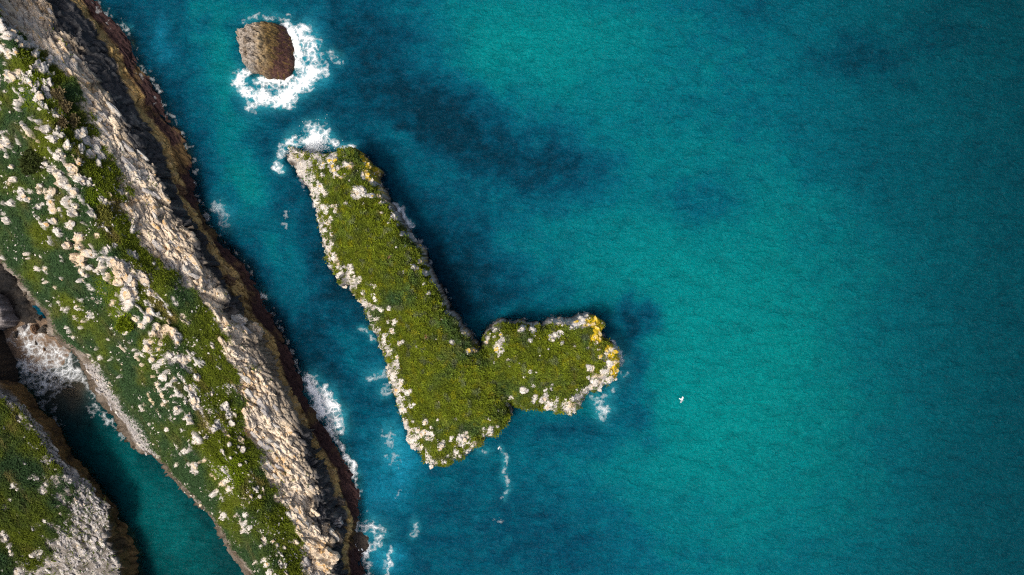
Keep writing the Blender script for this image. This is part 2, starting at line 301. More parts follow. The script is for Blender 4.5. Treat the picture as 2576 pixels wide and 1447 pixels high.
IA1 = [440,750,30,435,775,18,520,790,32,530,820,22,505,770,18,575,770,20,610,780,18,610,820,18,570,880,22,530,910,20,560,905,14,485,935,18,510,985,24,525,970,16,575,1010,18,515,1065,16,560,1110,26,575,1090,18,555,1140,20,600,1200,28,595,1170,18,650,1285,16,625,1280,12,685,1275,12,730,1275,26,710,1290,16,720,1330,28,660,1330,20,630,1350,22,685,1385,26,750,1325,14,760,1355,14,805,1380,26,795,1400,16,680,1430,35,930,1435,16,895,1420,12,460,880,18,450,850,16,430,830,12,475,1140,14,480,610,30,500,650,30,525,680,28,495,520,18,465,580,18,500,420,25,490,450,25,480,640,22,560,400,35,600,400,30,575,450,28,590,480,25,610,510,22,625,460,22,650,530,20,680,525,18,720,560,12,690,430,30,730,450,30,685,360,14,600,530,18,570,490,12,790,660,55,820,640,35,760,690,30,840,670,25,880,690,22,910,690,20,860,520,40,830,510,22,900,560,30,920,580,25,940,490,28,960,470,20,970,510,22,850,390,25,870,430,25,830,360,25,890,450,18,980,640,25,990,600,20,975,690,22,1000,660,20,1020,740,20,980,745,16,1060,790,16,985,830,14,1085,860,26,1100,880,16,1040,910,12,1120,930,12,1160,1000,22,1140,1010,12,1110,1115,10,1180,1105,10,1250,1020,20,1265,1050,20,1300,1100,22,1330,1130,16,1220,1210,9,1165,1320,12,1250,1275,20,1270,1290,20,1300,1230,20,1330,1240,18,1350,1330,24,1330,1310,18,1395,1385,18,1340,1415,10,690,750,16,835,755,10]
IB1 = [385,55,14,360,60,10,390,95,20,380,155,22,350,130,16,435,170,20,410,165,14,495,160,18,220,60,14,295,35,18,545,260,22,530,285,14,490,265,16,515,335,20,530,350,16,465,370,20,465,410,22,450,400,14,580,425,22,600,420,16,570,440,14,430,470,16,420,450,12,510,480,14,560,540,18,550,590,28,560,610,22,540,650,26,500,650,30,480,620,20,530,690,26,585,730,28,590,745,20,560,800,30,590,790,25,545,820,20,640,810,24,655,800,16,590,860,30,600,900,25,570,880,22,600,940,28,610,960,20,670,910,22,690,900,12,620,1040,24,615,1020,18,630,1080,18,500,735,14,680,1030,16,775,1040,22,720,1100,24,770,1115,22,815,1120,22,820,1150,28,800,1160,22,820,1080,14,650,1180,40,690,1210,40,670,1230,35,700,1160,30,640,1150,25,690,1245,22,740,1140,20,745,1230,20,870,1180,10,900,1220,28,915,1200,22,890,1240,20,980,1160,18,975,1180,10,1060,1150,30,1040,1170,26,1090,1120,20,1080,1180,36,1100,1160,28,1060,1205,26,1140,1220,26,1150,1200,20,1120,1255,22,1090,1270,24,1010,1265,24,950,1300,16,960,1280,12,800,1310,22,790,1290,18,830,1340,18,780,1360,22,820,1385,25,860,1350,16,920,1345,20,1000,1310,20,1040,1295,16,1270,1100,26,1280,1080,20,1255,1130,18,1225,1090,16,1220,1140,18,1270,1020,14,1330,1070,14,1110,490,22,1140,480,20,1170,490,14,1060,330,16,1080,350,20,1100,370,18,1030,240,10,975,420,20,985,430,14,710,460,12,875,890,9,870,1020,10,1015,1015,10,800,45,16,940,190,14,960,200,14,910,130,14]
IC1 = [270,350,26,255,340,16,265,410,16,315,390,16,210,410,18,200,450,18,335,430,24,300,480,35,290,510,30,310,530,26,280,490,25,300,565,10,345,520,12,490,340,26,470,360,16,510,330,16,580,355,28,570,340,20,595,405,12,560,440,22,545,445,14,770,400,30,740,415,28,810,375,26,750,435,16,825,465,16,830,450,12,930,490,12,710,510,9,640,560,12,470,630,8,380,600,14,365,470,10,265,620,12,385,655,8,660,660,8,560,695,16,515,740,14,505,845,28,490,860,18,530,850,16,585,810,18,405,910,20,390,925,12,600,910,22,590,940,18,690,850,22,670,920,30,650,935,22,690,890,20,740,810,14,730,835,12,780,910,16,765,940,22,720,970,35,700,990,25,850,925,14,910,915,24,900,920,16,940,850,12,1055,670,32,1040,655,20,1070,680,20,1040,745,16,1030,740,10,1160,690,24,1170,700,16,1100,800,40,1060,820,30,1130,840,35,1030,840,22,1200,760,40,1230,700,35,1260,760,30,1210,640,35,1260,620,35,1220,510,40,1250,530,35,1200,530,25,1140,570,22,1120,510,18,940,290,40,980,260,40,1020,240,30,900,330,25,870,290,25,790,260,35,740,270,30,700,290,20,840,300,20,1100,260,30,1080,300,35,1110,340,30,1130,380,35,1100,410,30,1050,310,22,1140,430,25,1040,500,16,1110,450,20,1160,330,25,1280,690,20,1290,650,18,220,1090,12,225,1175,20,215,1190,14,240,1215,14,175,1170,14,165,1220,14,295,1015,10,365,955,14,370,970,14,290,1140,14]
ROCKS_RIDGE = np.vstack([sheet(R1, .3477, 0, 0), sheet(R2, .3477, 0, 471.7), sheet(R3, .3477, 0, 943.4), sheet(R4, .3477, 471.7, 943.4)])
ROCKS_LOWER = sheet(L3, .3477, 0, 943.4)
ROCKS_ISLET = np.vstack([sheet(IA1, .3042, 660.3, 283), sheet(IB1, .3258, 817.6, 723.2), sheet(IC1, .3042, 1163.5, 723.2)])

def patch_mask(S, rocks, grow=1.0):
    """how near each surface point (sheet coordinates) is to a surveyed outcrop: 1 at its middle, .37 at its rim"""
    S = S.astype(np.float32); m = np.full(len(S), 9.0, np.float32)
    order = np.argsort(S[:, 1]); ys_ = S[order, 1]
    for x, y, q in rocks:
        q = q*grow; a, b = np.searchsorted(ys_, [y-2.6*q, y+2.6*q]); i = order[a:b]
        m[i] = np.minimum(m[i], ((S[i, 0]-x)**2 + (S[i, 1]-y)**2)/(q*q))
    return np.exp(-m)

# ------------------------------------------------------------------ the long headland (lofted across its surveyed lines)
def build_ridge():
    yr = np.arange(-250, 1650, 2.3)
    wob = lambda s, a: a * fbm(yr/46, yr*0+s, 4, 40+s, .6)
    X = {k: at(v, yr) for k, v in RIDGE.items()}
    for k, a in (('G', 9), ('E', 22), ('D', 20), ('C', 11), ('B', 12), ('A', 11)): X[k] = X[k] + wob(ord(k), a)
    zG = np.interp(yr, [-260, 663, 785, 875, 950, 1128, 1155, 1400, 1660], [11, 11, 10, 6.5, 3, 3, 6, 6, 5])
    zG2 = np.interp(yr, [-260, 663, 785, 875, 950, 1120, 1155, 1400, 1660], [11.8, 11.8, 11, 9.0, 7.2, 7.2, 7.2, 7.2, 6])
    zF = np.interp(yr, [-260, 800, 1447, 1660], [16, 15.5, 13.5, 12]) + 0.7*fbm(yr/120, yr*0, 2, 3)
    zE = np.interp(yr, [-260, 1447, 1660], [11.8, 11.2, 10.4]) + 0.8*fbm(yr/90, yr*0+3, 2, 4)
    zD = 7.4 + 0.9*fbm(yr/60, yr*0+5, 2, 5); zC = 2.6 + 0.5*fbm(yr/40, yr*0+7, 2, 6); zB = 1.45 + 0.3*fbm(yr/30, yr*0, 2, 7)
    def pt(x, z):
        a, b = W(x, yr, z); return np.stack([a, b, np.broadcast_to(z, yr.shape)], 1)
    g = pt(X['G'], zG); g0 = g.copy(); g0[:, 2] = -3; g0[:, 0] -= 0.3; gm = g.copy(); gm[:, 2] = zG*0.45; gm[:, 0] += 0.8
    g2 = pt(np.maximum(X['G2'], X['G']+6), zG2); f = pt(X['F'], zF); e = pt(X['E'], zE)
    m1 = (g2+f)/2; m1[:, 2] += 0.6; m2 = (f+e)/2; m2[:, 2] += 0.5
    d = pt(np.maximum(X['D'], X['E']+12), zD); c = pt(np.maximum(X['C'], X['D']+10), zC); b = pt(np.maximum(X['B'], X['C']+5), zB)
    a = pt(np.maximum(X['A'], X['B']+8), 0*yr); sk = a.copy(); sk[:, 0] += 2.6; sk[:, 1] += 1.3; sk[:, 2] = -3.2
    lines = [g0, gm, g, g2, m1, f, m2, e, d, c, b, a, sk]
    cnt = [5, 6, 8, 34, 34, 26, 26, 62, 22, 14, 24, 14]
    P = []; U = []
    for k, nseg in enumerate(cnt):
        for t in np.arange(nseg)/nseg: P.append(lines[k]*(1-t) + lines[k+1]*t); U.append(k+t)
    P.append(lines[-1]); U.append(len(cnt))
    P = np.stack(P, 1); U = np.broadcast_to(np.array(U), P.shape[:2]).copy()
    for _ in range(2): P[:, 24:-16] = (P[:, 23:-17] + 2*P[:, 24:-16] + P[:, 25:-15])/4
    x, y = P[..., 0].copy(), P[..., 1].copy(); s, n = bedded(x, y)
    # zone number with ragged limits: 3..7 turf, 7..8 cream, 8..9 black, 9..10 ochre, 10..11 red weed
    wobU = 0.20*fbm(s/2.2, n/0.9, 4, 11) + 0.36*fbm(x/8, y/8, 3, 12)
    Uz = U + wobU*np.interp(U, [2.5, 6.5, 7, 8, 9, 13], [.4, 1.6, 1.6, 1.5, .8, .7])
    # bed relief
    w1 = 0.7*fbm(x/3, y/3, 2, 15)
    f1, f2, cid = voro(s/3.2 + w1, n/0.62 + w1, 20); gf1, gf2, gid = voro(s/8.5 + w1, n/1.9 + 2*w1, 24); hf1, hf2, hid = voro(s/.95 + w1, n/.6 + w1, 26)
    blocks = (cid-0.5)*0.55 - 0.5*np.exp(-(f2-f1)/0.07) + (gid-0.5)*1.0 - 0.8*np.exp(-(gf2-gf1)/0.04) + (hid-.5)*.22 - .22*np.exp(-(hf2-hf1)/.08)
    rough = 0.35*(ridged(s/3.5, n/0.8, 3, 30)-0.5)
    pm = patch_mask(to_sheet(P.reshape(-1, 3)), ROCKS_RIDGE, 1.06).reshape(P.shape[:2])
    pm = sstep(.36, .52, pm + .30*fbm(s/1.3, n/.8, 4, 36))*(Uz > 3) * (Uz < 7.1)
    strip = sstep(.30, .42, fbm(s/3.2, n/1.0, 4, 37) + .16*np.exp(-((U-5.3)/1.3)**2) - .14*np.exp(-((U-3.4)/.8)**2))*(Uz > 3)*(Uz < 7)
    pm = np.maximum(pm, strip*.95)
    rock_w = np.clip(sstep(6.85, 7.15, Uz) + sstep(3.1, 2.7, Uz) + pm, 0, 1)
    low_w = sstep(9.9, 10.3, Uz)
    rel = rock_w*(blocks*(1-0.6*low_w) + rough) + pm*.35 + (1-rock_w)*(0.28*fbm(s/2.6, n/1.3, 3, 33) + 0.5*fbm(s/9, n/3.5, 2, 35))
    edge = np.minimum(1, np.minimum(np.arange(P.shape[1]), np.arange(P.shape[1])[::-1])/4.0)
    N = normals(P); P = P + N*(rel*edge)[..., None]
    # colours of the beds
    x, y, z = P[..., 0], P[..., 1], P[..., 2]; sh = P.shape[:2]
    v = fbm(s/2.5, n/0.9, 4, 50); v2 = fbm(x/5, y/5, 3, 51); v3 = fbm(s/0.9, n/0.45, 2, 52)
    turf = turf_color(x, y, 60, np.interp(U, [3, 4.4, 5.8], [.8, .7, .32]), np.interp(U, [3, 4.8, 5.6], [.12, .2, .5]))*0.8
    cream = mixc(np.broadcast_to(col(.80,.67,.51), sh+(3,)), col(.58,.52,.44), sstep(0.1, 0.55, v))
    big_ = fbm(x/6+3, y/6, 3, 53); cream = mixc(cream, col(.33,.29,.25), sstep(.1, .5, big_)*.5); cream = mixc(cream, col(.17,.16,.15), sstep(.22, .5, fbm(s/4, n/1.2, 4, 54) + .3*(Uz-7.6))*.7)
    cream = mixc(cream, col(.60,.37,.15), sstep(0.18, 0.5, v2 + 0.4*v3)*0.75); cream = mixc(cream, col(.68,.62,.55), sstep(0.1, 0.5, -v2))
    tanface = mixc(np.broadcast_to(col(.36,.29,.20), sh+(3,)), col(.22,.19,.16), sstep(-.1, .4, v))
    dk = mixc(np.broadcast_to(col(.055,.056,.06), sh+(3,)), col(.17,.16,.15), sstep(0.1, 0.55, v+0.4*v3))
    ysh = to_sheet(P.reshape(-1, 3))[:, 1].reshape(sh)
    soft = sstep(770, 820, ysh)*sstep(1090, 1040, ysh)          # a paler stretch without the black band
    dk = mixc(dk, col(.30,.25,.19), soft*0.85)
    gold = mixc(np.broadcast_to(col(.50,.34,.13), sh+(3,)), col(.30,.20,.09), sstep(-.05, .45, v)); gold = mixc(gold, col(.42,.31,.16), sstep(.15, .5, v3))
    red = mixc(np.broadcast_to(col(.046,.024,.023), sh+(3,)), col(.095,.062,.026), sstep(.05, .5, v2+.3*v3)); red = red*(1+.5*v3)[..., None]
    deep = np.broadcast_to(col(.04,.045,.04), sh+(3,))
    cl = mixc(np.broadcast_to(col(.09,.07,.05), sh+(3,)), col(.24,.21,.18), sstep(1.8, 2.6, Uz)*sstep(-.3, .3, v))
    A = mixc(cl, turf, sstep(2.9, 3.15, Uz))
    wht = mixc(np.broadcast_to(col(.64,.60,.55), sh+(3,)), col(.38,.36,.33), sstep(.0, .45, v)); wht = mixc(wht, col(.66,.52,.36), sstep(.0, .4, v2))
    A = mixc(A, wht, pm)
    A = mixc(A, cream, sstep(6.9, 7.05, Uz)); A = mixc(A, tanface, sstep(7.55, 7.8, Uz)*0.7)
    A = mixc(A, dk, sstep(7.78, 8.0, Uz)); A = mixc(A, gold, sstep(8.92, 9.1, Uz)); A = mixc(A, red, sstep(9.95, 10.2, Uz)); A = mixc(A, deep, sstep(11.05, 11.5, Uz))
    scree = sstep(2.3, 2.6, Uz)*sstep(3.25, 3.0, Uz)*sstep(905, 950, ysh)*sstep(1150, 1120, ysh)
    A = mixc(A, mixc(np.broadcast_to(col(.30,.29,.28), sh+(3,)), col(.5,.48,.46), sstep(-.2, .3, v3)), scree)
    return P, A, Uz, pm

RP, RA, RU, RPM = build_ridge()
RV = RP.reshape(-1, 3)
headland = obj('rocky_headland', mesh('rocky_headland', RV, grid_faces(*RP.shape[:2]), M_TER, True, colors={'albedo': RA.reshape(-1, 3)}),
    label='long grassy limestone headland with cream and black cliffs running down the left side', kind='structure')

# ------------------------------------------------------------------ headland in the lower left corner
def build_lower():
    yr = np.arange(905, 1650, 2.3)
    T = at(LOWER['T'], yr) + 9*fbm(yr/30, yr*0, 3, 70); V = np.maximum(at(LOWER['V'], yr) + 7*fbm(yr/22, yr*0+4, 3, 71), T+9); R = np.minimum(at(LOWER['R'], yr), T-8)
    def pt(x, z):
        a, b = W(x, yr, z); return np.stack([a, b, np.broadcast_to(z, yr.shape)], 1)
    zT = np.interp(yr, [905, 1000, 1250, 1660], [8, 7.5, 6.0, 5.5])
    i0 = pt(0*yr-420, 13+0*yr); r = pt(R, zT+2.2); t = pt(T, zT); m = pt(T*0.45+V*0.55, zT*0.35); v = pt(V, 0*yr)
    sk = v.copy(); sk[:, 0] += 2.2; sk[:, 1] += 0.9; sk[:, 2] = -3
    lines = [i0, (i0+r)/2 + np.array([0, 0, .8]), r, t, m, v, sk]; cnt = [50, 60, 44, 16, 14, 10]
    P = []; U = []
    for k, ns in enumerate(cnt):
        for q in np.arange(ns)/ns: P.append(lines[k]*(1-q)+lines[k+1]*q); U.append(k+q)
    P.append(lines[-1]); U.append(len(cnt)); P = np.stack(P, 1); U = np.broadcast_to(np.array(U), P.shape[:2]).copy()
    x, y = P[..., 0].copy(), P[..., 1].copy(); s, n = bedded(x, y)
    Uz = U + 0.35*fbm(s/2.5, n/1.2, 4, 80)*np.interp(U, [0, 1.5, 3, 4], [1, 2.0, .8, .5]) + 0.3*fbm(x/5, y/5, 2, 81)*(U < 3)
    w1 = .7*fbm(x/3, y/3, 2, 82); f1, f2, cid = voro(s/2.4+w1, n/.8+w1, 83)
    pm = patch_mask(to_sheet(P.reshape(-1, 3)), ROCKS_LOWER, 1.15).reshape(P.shape[:2]); pm = sstep(.36, .52, pm + .3*fbm(s/1.2, n/.8, 4, 89))
    rw = np.maximum(sstep(1.9, 2.1, Uz), pm)
    rel = rw*((cid-.5)*.45 - .4*np.exp(-(f2-f1)/.09) + .4*(ridged(s/3, n/.9, 3, 84)-.5)) + (1-rw)*(.35*fbm(x/2, y/2, 3, 85)+.4*fbm(s/7, n/3, 2, 86))
    edge = np.minimum(1, np.minimum(np.arange(P.shape[1]), np.arange(P.shape[1])[::-1])/4.0)
    P = P + normals(P)*(rel*edge)[..., None]; sh = P.shape[:2]; x, y = P[..., 0], P[..., 1]
    v_ = fbm(s/2, n/.9, 4, 87)
    turf = turf_color(x, y, 88, 0.5, 0.35)*0.7
    gr = mixc(np.broadcast_to(col(.30,.275,.25), sh+(3,)), col(.14,.125,.105), sstep(-.15, .35, v_)); gr = mixc(gr, col(.62,.57,.51), sstep(.1, .5, -v_))
    br = mixc(np.broadcast_to(col(.24,.15,.06), sh+(3,)), col(.11,.075,.045), sstep(-.1, .4, v_))
    A = mixc(turf, gr, rw); A = mixc(A, br, sstep(3.0, 3.4, Uz)); A = mixc(A, np.broadcast_to(col(.045,.04,.03), sh+(3,)), sstep(5.1, 5.6, Uz))
    return P, A, Uz, pm
LP, LA, LU, LPM = build_lower(); LV = LP.reshape(-1, 3)
lower = obj('grassy_headland', mesh('grassy_headland', LV, grid_faces(*LP.shape[:2]), M_TER, True, colors={'albedo': LA.reshape(-1, 3)}),
    label='grassy headland with grey boulders and brown ledge in the lower left corner', kind='structure')

# ------------------------------------------------------------------ free-standing rocks as height fields over a surveyed footprint
def footprint(poly, zs=5.0):
    p = np.array(poly, float); nx = np.roll(p, -1, 0) - np.roll(p, 1, 0)
    out = np.stack([nx[:, 1], -nx[:, 0]], 1); out /= np.linalg.norm(out, axis=1, keepdims=True)+1e-9
    area = 0.5*np.sum(p[:, 0]*np.roll(p[:, 1], -1) - np.roll(p[:, 0], -1)*p[:, 1])
    if area < 0: out = -out
    rad = p - np.array([1288, 723.5]); rad /= np.linalg.norm(rad, axis=1, keepdims=True)+1e-9
    z = zs*np.clip((out*rad).sum(1), .0, 1) + (2.4 if zs > 4 else 0)*np.clip(-(out*rad).sum(1), 0, 1); return np.stack(W(p[:, 0], p[:, 1], z), 1)

def sdf(poly, X, Y):
    """distance inside (+) / outside (-) and the outward direction there"""
    best = np.full(X.shape, 1e9); inside = np.zeros(X.shape, bool); bx = np.zeros(X.shape); by = np.zeros(X.shape)
    for (x0, y0), (x1, y1) in zip(poly, np.roll(poly, -1, 0)):
        dx, dy = x1-x0, y1-y0; t = np.clip(((X-x0)*dx+(Y-y0)*dy)/(dx*dx+dy*dy+1e-12), 0, 1)
        ex, ey = x0+t*dx, y0+t*dy; d = np.hypot(X-ex, Y-ey); m = d < best
        best = np.where(m, d, best); bx = np.where(m, ex, bx); by = np.where(m, ey, by)
        if y0 != y1: inside ^= ((y0 > Y) != (y1 > Y)) & (X < (x1-x0)*(Y-y0)/(y1-y0)+x0)
    sg = np.where(inside, 1.0, -1.0); ox, oy = (bx-X)*sg, (by-Y)*sg; L = np.hypot(ox, oy)+1e-9
    return best*sg, ox/L, oy/L

def rock_field(poly, res, ztop, rim, slope, ragged=0.6, seed=100, block=(1.4, .9), relief=0.5):
    lo = poly.min(0)-2.5; hi = poly.max(0)+2.5
    X, Y = np.meshgrid(np.arange(lo[0], hi[0], res), np.arange(lo[1], hi[1], res))
    d, ox, oy = sdf(poly, X, Y)
    d = d + ragged*(0.95*fbm(X/2.3, Y/2.3, 3, seed) + .28*fbm(X/.7, Y/.7, 2, seed+4))
    zt = ztop(X, Y); zr = rim(X, Y, ox, oy)*zt; w = slope(X, Y, ox, oy)
    Z = np.where(d > 0, zr*(.55*sstep(0, 1, d/0.28) + .45*sstep(.1, 1, d/(.5+.9*sstep(-.1, .5, fbm(X/2.6, Y/2.6, 2, seed+2))))) + (zt-zr)*(1-np.exp(-np.maximum(d, 0)/w)), d*2.2)
    wq = .6*fbm(X/3, Y/3, 2, seed+7); f1, f2, cid = voro(X/block[0]+wq, Y/block[1]+wq, seed+8)
    blocks = (cid-.5)*.8 - .7*np.exp(-(f2-f1)/.10) + .5*fbm(X/.8, Y/.8, 3, seed+11)
    return X, Y, Z, d, ox, oy, blocks*relief

# --- L-shaped islet
IP = footprint(ISLET, 4.5)
def qdist(X, Y, x, y, z=12.0):
    a, b = W(x, y, z); return np.hypot(X-a, Y-b)/K
def islet_top(X, Y):
    t = 10.8 + 0.9*fbm(X/14, Y/14, 2, 120)
    t = t - 4.5*sstep(120, 10, qdist(X, Y, 735, 390, 6)) - 1.6*sstep(230, 60, qdist(X, Y, 1560, 880)) - 1.0*sstep(180, 0, qdist(X, Y, 1090, 1180))
    a, b = W(np.array([1206., 1286.]), np.array([862., 1018.]), 11.0)
    tt = np.clip(((X-a[0])*(a[1]-a[0])+(Y-b[0])*(b[1]-b[0]))/((a[1]-a[0])**2+(b[1]-b[0])**2), 0, 1)
    dd = np.hypot(X-a[0]-tt*(a[1]-a[0]), Y-b[0]-tt*(b[1]-b[0])) + .4*fbm(X/2, Y/2, 2, 122)
    return t - 1.5*np.exp(-(dd/2.2)**2) - 1.6*np.exp(-(dd/0.7)**2)*(np.abs(tt-.5)*2)**2
def islet_left(X, Y, ox, oy): return sstep(0.2, 0.75, -ox*0.95-oy*0.25)*sstep(1150, 1020, X/(K*.9)+1288)
ix_rim = lambda X, Y, ox, oy: .66 - .40*islet_left(X, Y, ox, oy) - .12*sstep(.3, .9, -oy)
ix_slo = lambda X, Y, ox, oy: 2.2 + 2.0*islet_left(X, Y, ox, oy)
IX, IY, IZ, ID, IOX, IOY, IBL = rock_field(IP, 0.165, islet_top, ix_rim, ix_slo, 0.9, 100)
sh = IX.shape
qx, qy = [a.reshape(sh) for a in to_sheet(np.stack([IX, IY, np.maximum(IZ, 0)], 2).reshape(-1, 3)).T]
def blob(px, py, r, X=None, Y=None): return np.exp(-(np.hypot((qx if X is None else X)-px, (qy if Y is None else Y)-py)/r)**2)
rk = np.zeros(sh)          # bare rock, before the edges are frayed
for a in ((735,388,46),(758,420,40),(772,455,30),(783,490,18),(800,388,26),(840,392,16),(1490,800,30),(1515,830,28),(1540,890,34),(1550,930,34),(1520,965,34),(1470,1000,34),(1430,1030,30),(1390,1020,20),(1450,800,26),(1400,803,20),(1470,812,22),(1500,850,22),(1500,960,24)):
    rk = np.maximum(rk, blob(*a))
rim_w = sstep(.5, .1, ID)*(0.55+0.45*(1-islet_left(IX, IY, IOX, IOY)))
fr = fbm(IX/1.3, IY/1.3, 4, 130)
IROCK = sstep(.42, .58, np.maximum(rk, rim_w) + .45*fr) * (ID > -9)
left_w = islet_left(IX, IY, IOX, IOY)*sstep(6.0, .5, ID)
IROCK = np.maximum(IROCK, sstep(.32, .45, left_w*.62 + .55*fbm(IX/1.1, IY/1.9, 4, 131)-.10))
IPM = patch_mask(np.stack([qx.ravel(), qy.ravel()], 1), ROCKS_ISLET, 1.3).reshape(sh); IPM = sstep(.36, .52, IPM + .30*fbm(IX/.9, IY/.9, 4, 138))
IROCK = np.maximum(IROCK, IPM)
IROCK = np.where(ID < .28 + .3*fr, 1, IROCK)
IZ = IZ + np.where(ID > 0, IPM*.45 + IROCK*IBL + (1-IROCK)*(.22*fbm(IX/1.6, IY/1.6, 3, 133)+.3*fbm(IX/5, IY/5, 2, 134)), .6*IBL)
v = fbm(IX/1.4, IY/1.1, 4, 135); v2 = fbm(IX/4, IY/4, 3, 136); v3 = fbm(IX/.6, IY/.6, 2, 137)
gr = mixc(np.broadcast_to(col(.50,.475,.45), sh+(3,)), col(.28,.265,.25), sstep(.0, .45, v)); gr = mixc(gr, col(.63,.58,.52), sstep(.05, .4, -v2))
ylw = np.maximum.reduce([blob(1498,812,30), blob(1505,840,36), blob(1515,866,28), blob(1550,930,24)*.9, blob(1545,895,20)*.8, blob(925,400,34), blob(940,430,30), blob(900,385,24)*.9, blob(880,430,60)*.5, blob(895,485,30)*.4, blob(960,480,30)*.5, blob(1060,640,40)*.42, blob(1180,860,50)*.5])
gr = mixc(gr, col(.60,.43,.02), sstep(.38, .55, ylw + .35*v3)); gr = mixc(gr, col(.56,.42,.22), sstep(.15, .5, v2+.3*v3)*.7)
wet = sstep(2.6, .9, IZ); gr = mixc(gr, mixc(np.broadcast_to(col(.12,.10,.08), sh+(3,)), col(.06,.05,.045), sstep(-.2, .3, v)), wet)
bare = sstep(.45, .7, np.maximum.reduce([blob(979,648,9), blob(1071,846,10), blob(975,662,8)])+.2*v3)
turf = turf_color(IX, IY, 140, 0.30, 0.12)*0.62; turf = mixc(turf, col(.30,.17,.09), bare)
gr = mixc(gr, col(.68,.65,.61), IPM*sstep(.2, -.2, v)*(1-sstep(.3, .5, ylw))*.9); IA = mixc(turf, gr, IROCK)
fi = grid_faces(*sh, keep=(ID[:-1, :-1] > -1.6) & (ID[1:, 1:] > -1.6))
IV, IF, IC, IR, IDD, IBARE = compact(np.stack([IX, IY, IZ], 2).reshape(-1, 3), fi, IA.reshape(-1, 3), IROCK.ravel(), ID.ravel(), bare.ravel())
islet = obj('rock_islet', mesh('rock_islet', IV, IF, M_TER, True, colors={'albedo': IC}),
    label='L-shaped limestone islet capped with green shrubs in the middle of the sea', cat='islet')

# --- small brown rock in the surf
SP = footprint(STACK, 1.5)
def st_top(X, Y): return 5.6 - 0.42*np.maximum(0, X-W(650, 120, 4)[0]) + .4*fbm(X/2.5, Y/2.5, 2, 150)
st_rx = lambda X, Y: sstep(W(635, 0)[0], W(735, 0)[0], X - .15*(Y-W(0, 120)[1]))
SX, SY, SZ, SD, SOX, SOY, SBL = rock_field(SP, 0.10, st_top, lambda X, Y, ox, oy: .62-.5*st_rx(X, Y), lambda X, Y, ox, oy: 1.1+1.6*st_rx(X, Y), .5, 151, (1.5, .45), 1.05)
sh2 = SX.shape
sqx, sqy = [a.reshape(sh2) for a in to_sheet(np.stack([SX, SY, np.maximum(SZ, 0)], 2).reshape(-1, 3)).T]
v = fbm(SX/1.2, SY/.7, 4, 152); v3 = fbm(SX/.45, SY/.45, 2, 153)
groove = ridged(SX/2.2 - .25*SY, (SY+.3*SX)/.55, 2, 154)
left = sstep(676, 652, sqx + 10*v - .16*(sqy-120)); 
SZ = np.where(SD > 0, SZ + SBL*(.35+.65*left) + .55*(groove-.5)*(.3+.7*left), SZ)
gr = mixc(np.broadcast_to(col(.33,.29,.25), sh2+(3,)), col(.20,.16,.12), sstep(-.05, .4, v)); gr = mixc(gr, col(.34,.25,.13), sstep(630, 660, sqx+8*v)*.8)
br = mixc(np.broadcast_to(col(.19,.125,.045), sh2+(3,)), col(.08,.055,.03), sstep(-.2, .35, v+.3*v3))
rd = mixc(np.broadcast_to(col(.085,.042,.035), sh2+(3,)), col(.16,.10,.03), sstep(.15, .5, v3+.3*v))
right = sstep(682, 702, sqx + 14*v + .12*(sqy-130)); low = sstep(150, 185, sqy+12*v)*(sqx > 640)
SA = mixc(mixc(gr, br, 1-left), rd, np.clip(right + .55*low, 0, 1)); SA = mixc(SA, col(.06,.045,.03), sstep(.5, -.3, SZ))
fi = grid_faces(*sh2, keep=(SD[:-1, :-1] > -1.6) & (SD[1:, 1:] > -1.6))
SV, SF, SCc = compact(np.stack([SX, SY, SZ], 2).reshape(-1, 3), fi, SA.reshape(-1, 3))
obj('sea_rock', mesh('sea_rock', SV, SF, M_TER, True, colors={'albedo': SCc}),
    label='small bare brown rock ringed by white surf near the top', cat='rock')

# --- low rocks: shelf of the gully, wall added to shade it, floor painted as shade, and the round rock awash at the cliff foot
def low_rock(name, poly, z, zs, rim, w, c0, c1, seed, label, cat=None, kind=None, res=.14, relief=.5, block=(1.3, .6)):
    p = footprint(poly, zs)
    X, Y, Z, D, ox, oy, BL = rock_field(p, res, lambda X, Y: z + .5*fbm(X/3, Y/3, 2, seed+20), lambda *a: rim + 0*a[0], lambda *a: w + 0*a[0], .5, seed, block, relief)
    Z = Z + np.where(D > 0, BL, 0); s_ = X.shape; v = fbm(X/1.5, Y/.8, 4, seed+21)
    A = mixc(np.broadcast_to(col(*c0), s_+(3,)), col(*c1), sstep(-.25, .35, v)); A = mixc(A, col(.05,.042,.035), sstep(.9, .1, Z))
    f = grid_faces(*s_, keep=(D[:-1, :-1] > -1.4) & (D[1:, 1:] > -1.4))
    V, F, C = compact(np.stack([X, Y, Z], 2).reshape(-1, 3), f, A.reshape(-1, 3))
    return obj(name, mesh(name, V, F, M_TER, True, colors={'albedo': C}), label=label, cat=cat, kind=kind)
low_rock('grey_rock', [(-90,690),(-20,720),(22,742),(40,772),(52,806),(40,822),(10,832),(-30,836),(-90,800)], 4.2, 3, .8, 1.5, (.34,.31,.31), (.12,.11,.11), 200,
    'flat streaked grey rock beside the black gully at the left edge', 'rock')
low_rock('dark_shade_rock', [(-260,640),(-70,690),(-50,740),(-40,800),(-20,818),(8,835),(22,870),(38,905),(48,950),(40,985),(0,985),(-120,1000),(-260,940)], 8.0, 4, .8, 1.5, (.06,.045,.032), (.022,.019,.018), 210,
    'dark brown rock below the beach cove, with an unseen wall added to shade the gully', 'rock')  # part beyond the left edge added tall to cast shade on the gully
low_rock('dark_shade_rock', [(-60,650),(0,655),(40,690),(78,755),(100,790),(96,815),(60,818),(-60,760)], .9, 0, .5, 1.0, (.016,.015,.015), (.008,.008,.009), 215,
    'floor of the narrow gully painted black as shade at the left edge', 'rock')  # near-black colour stands in for the shade down in the slot
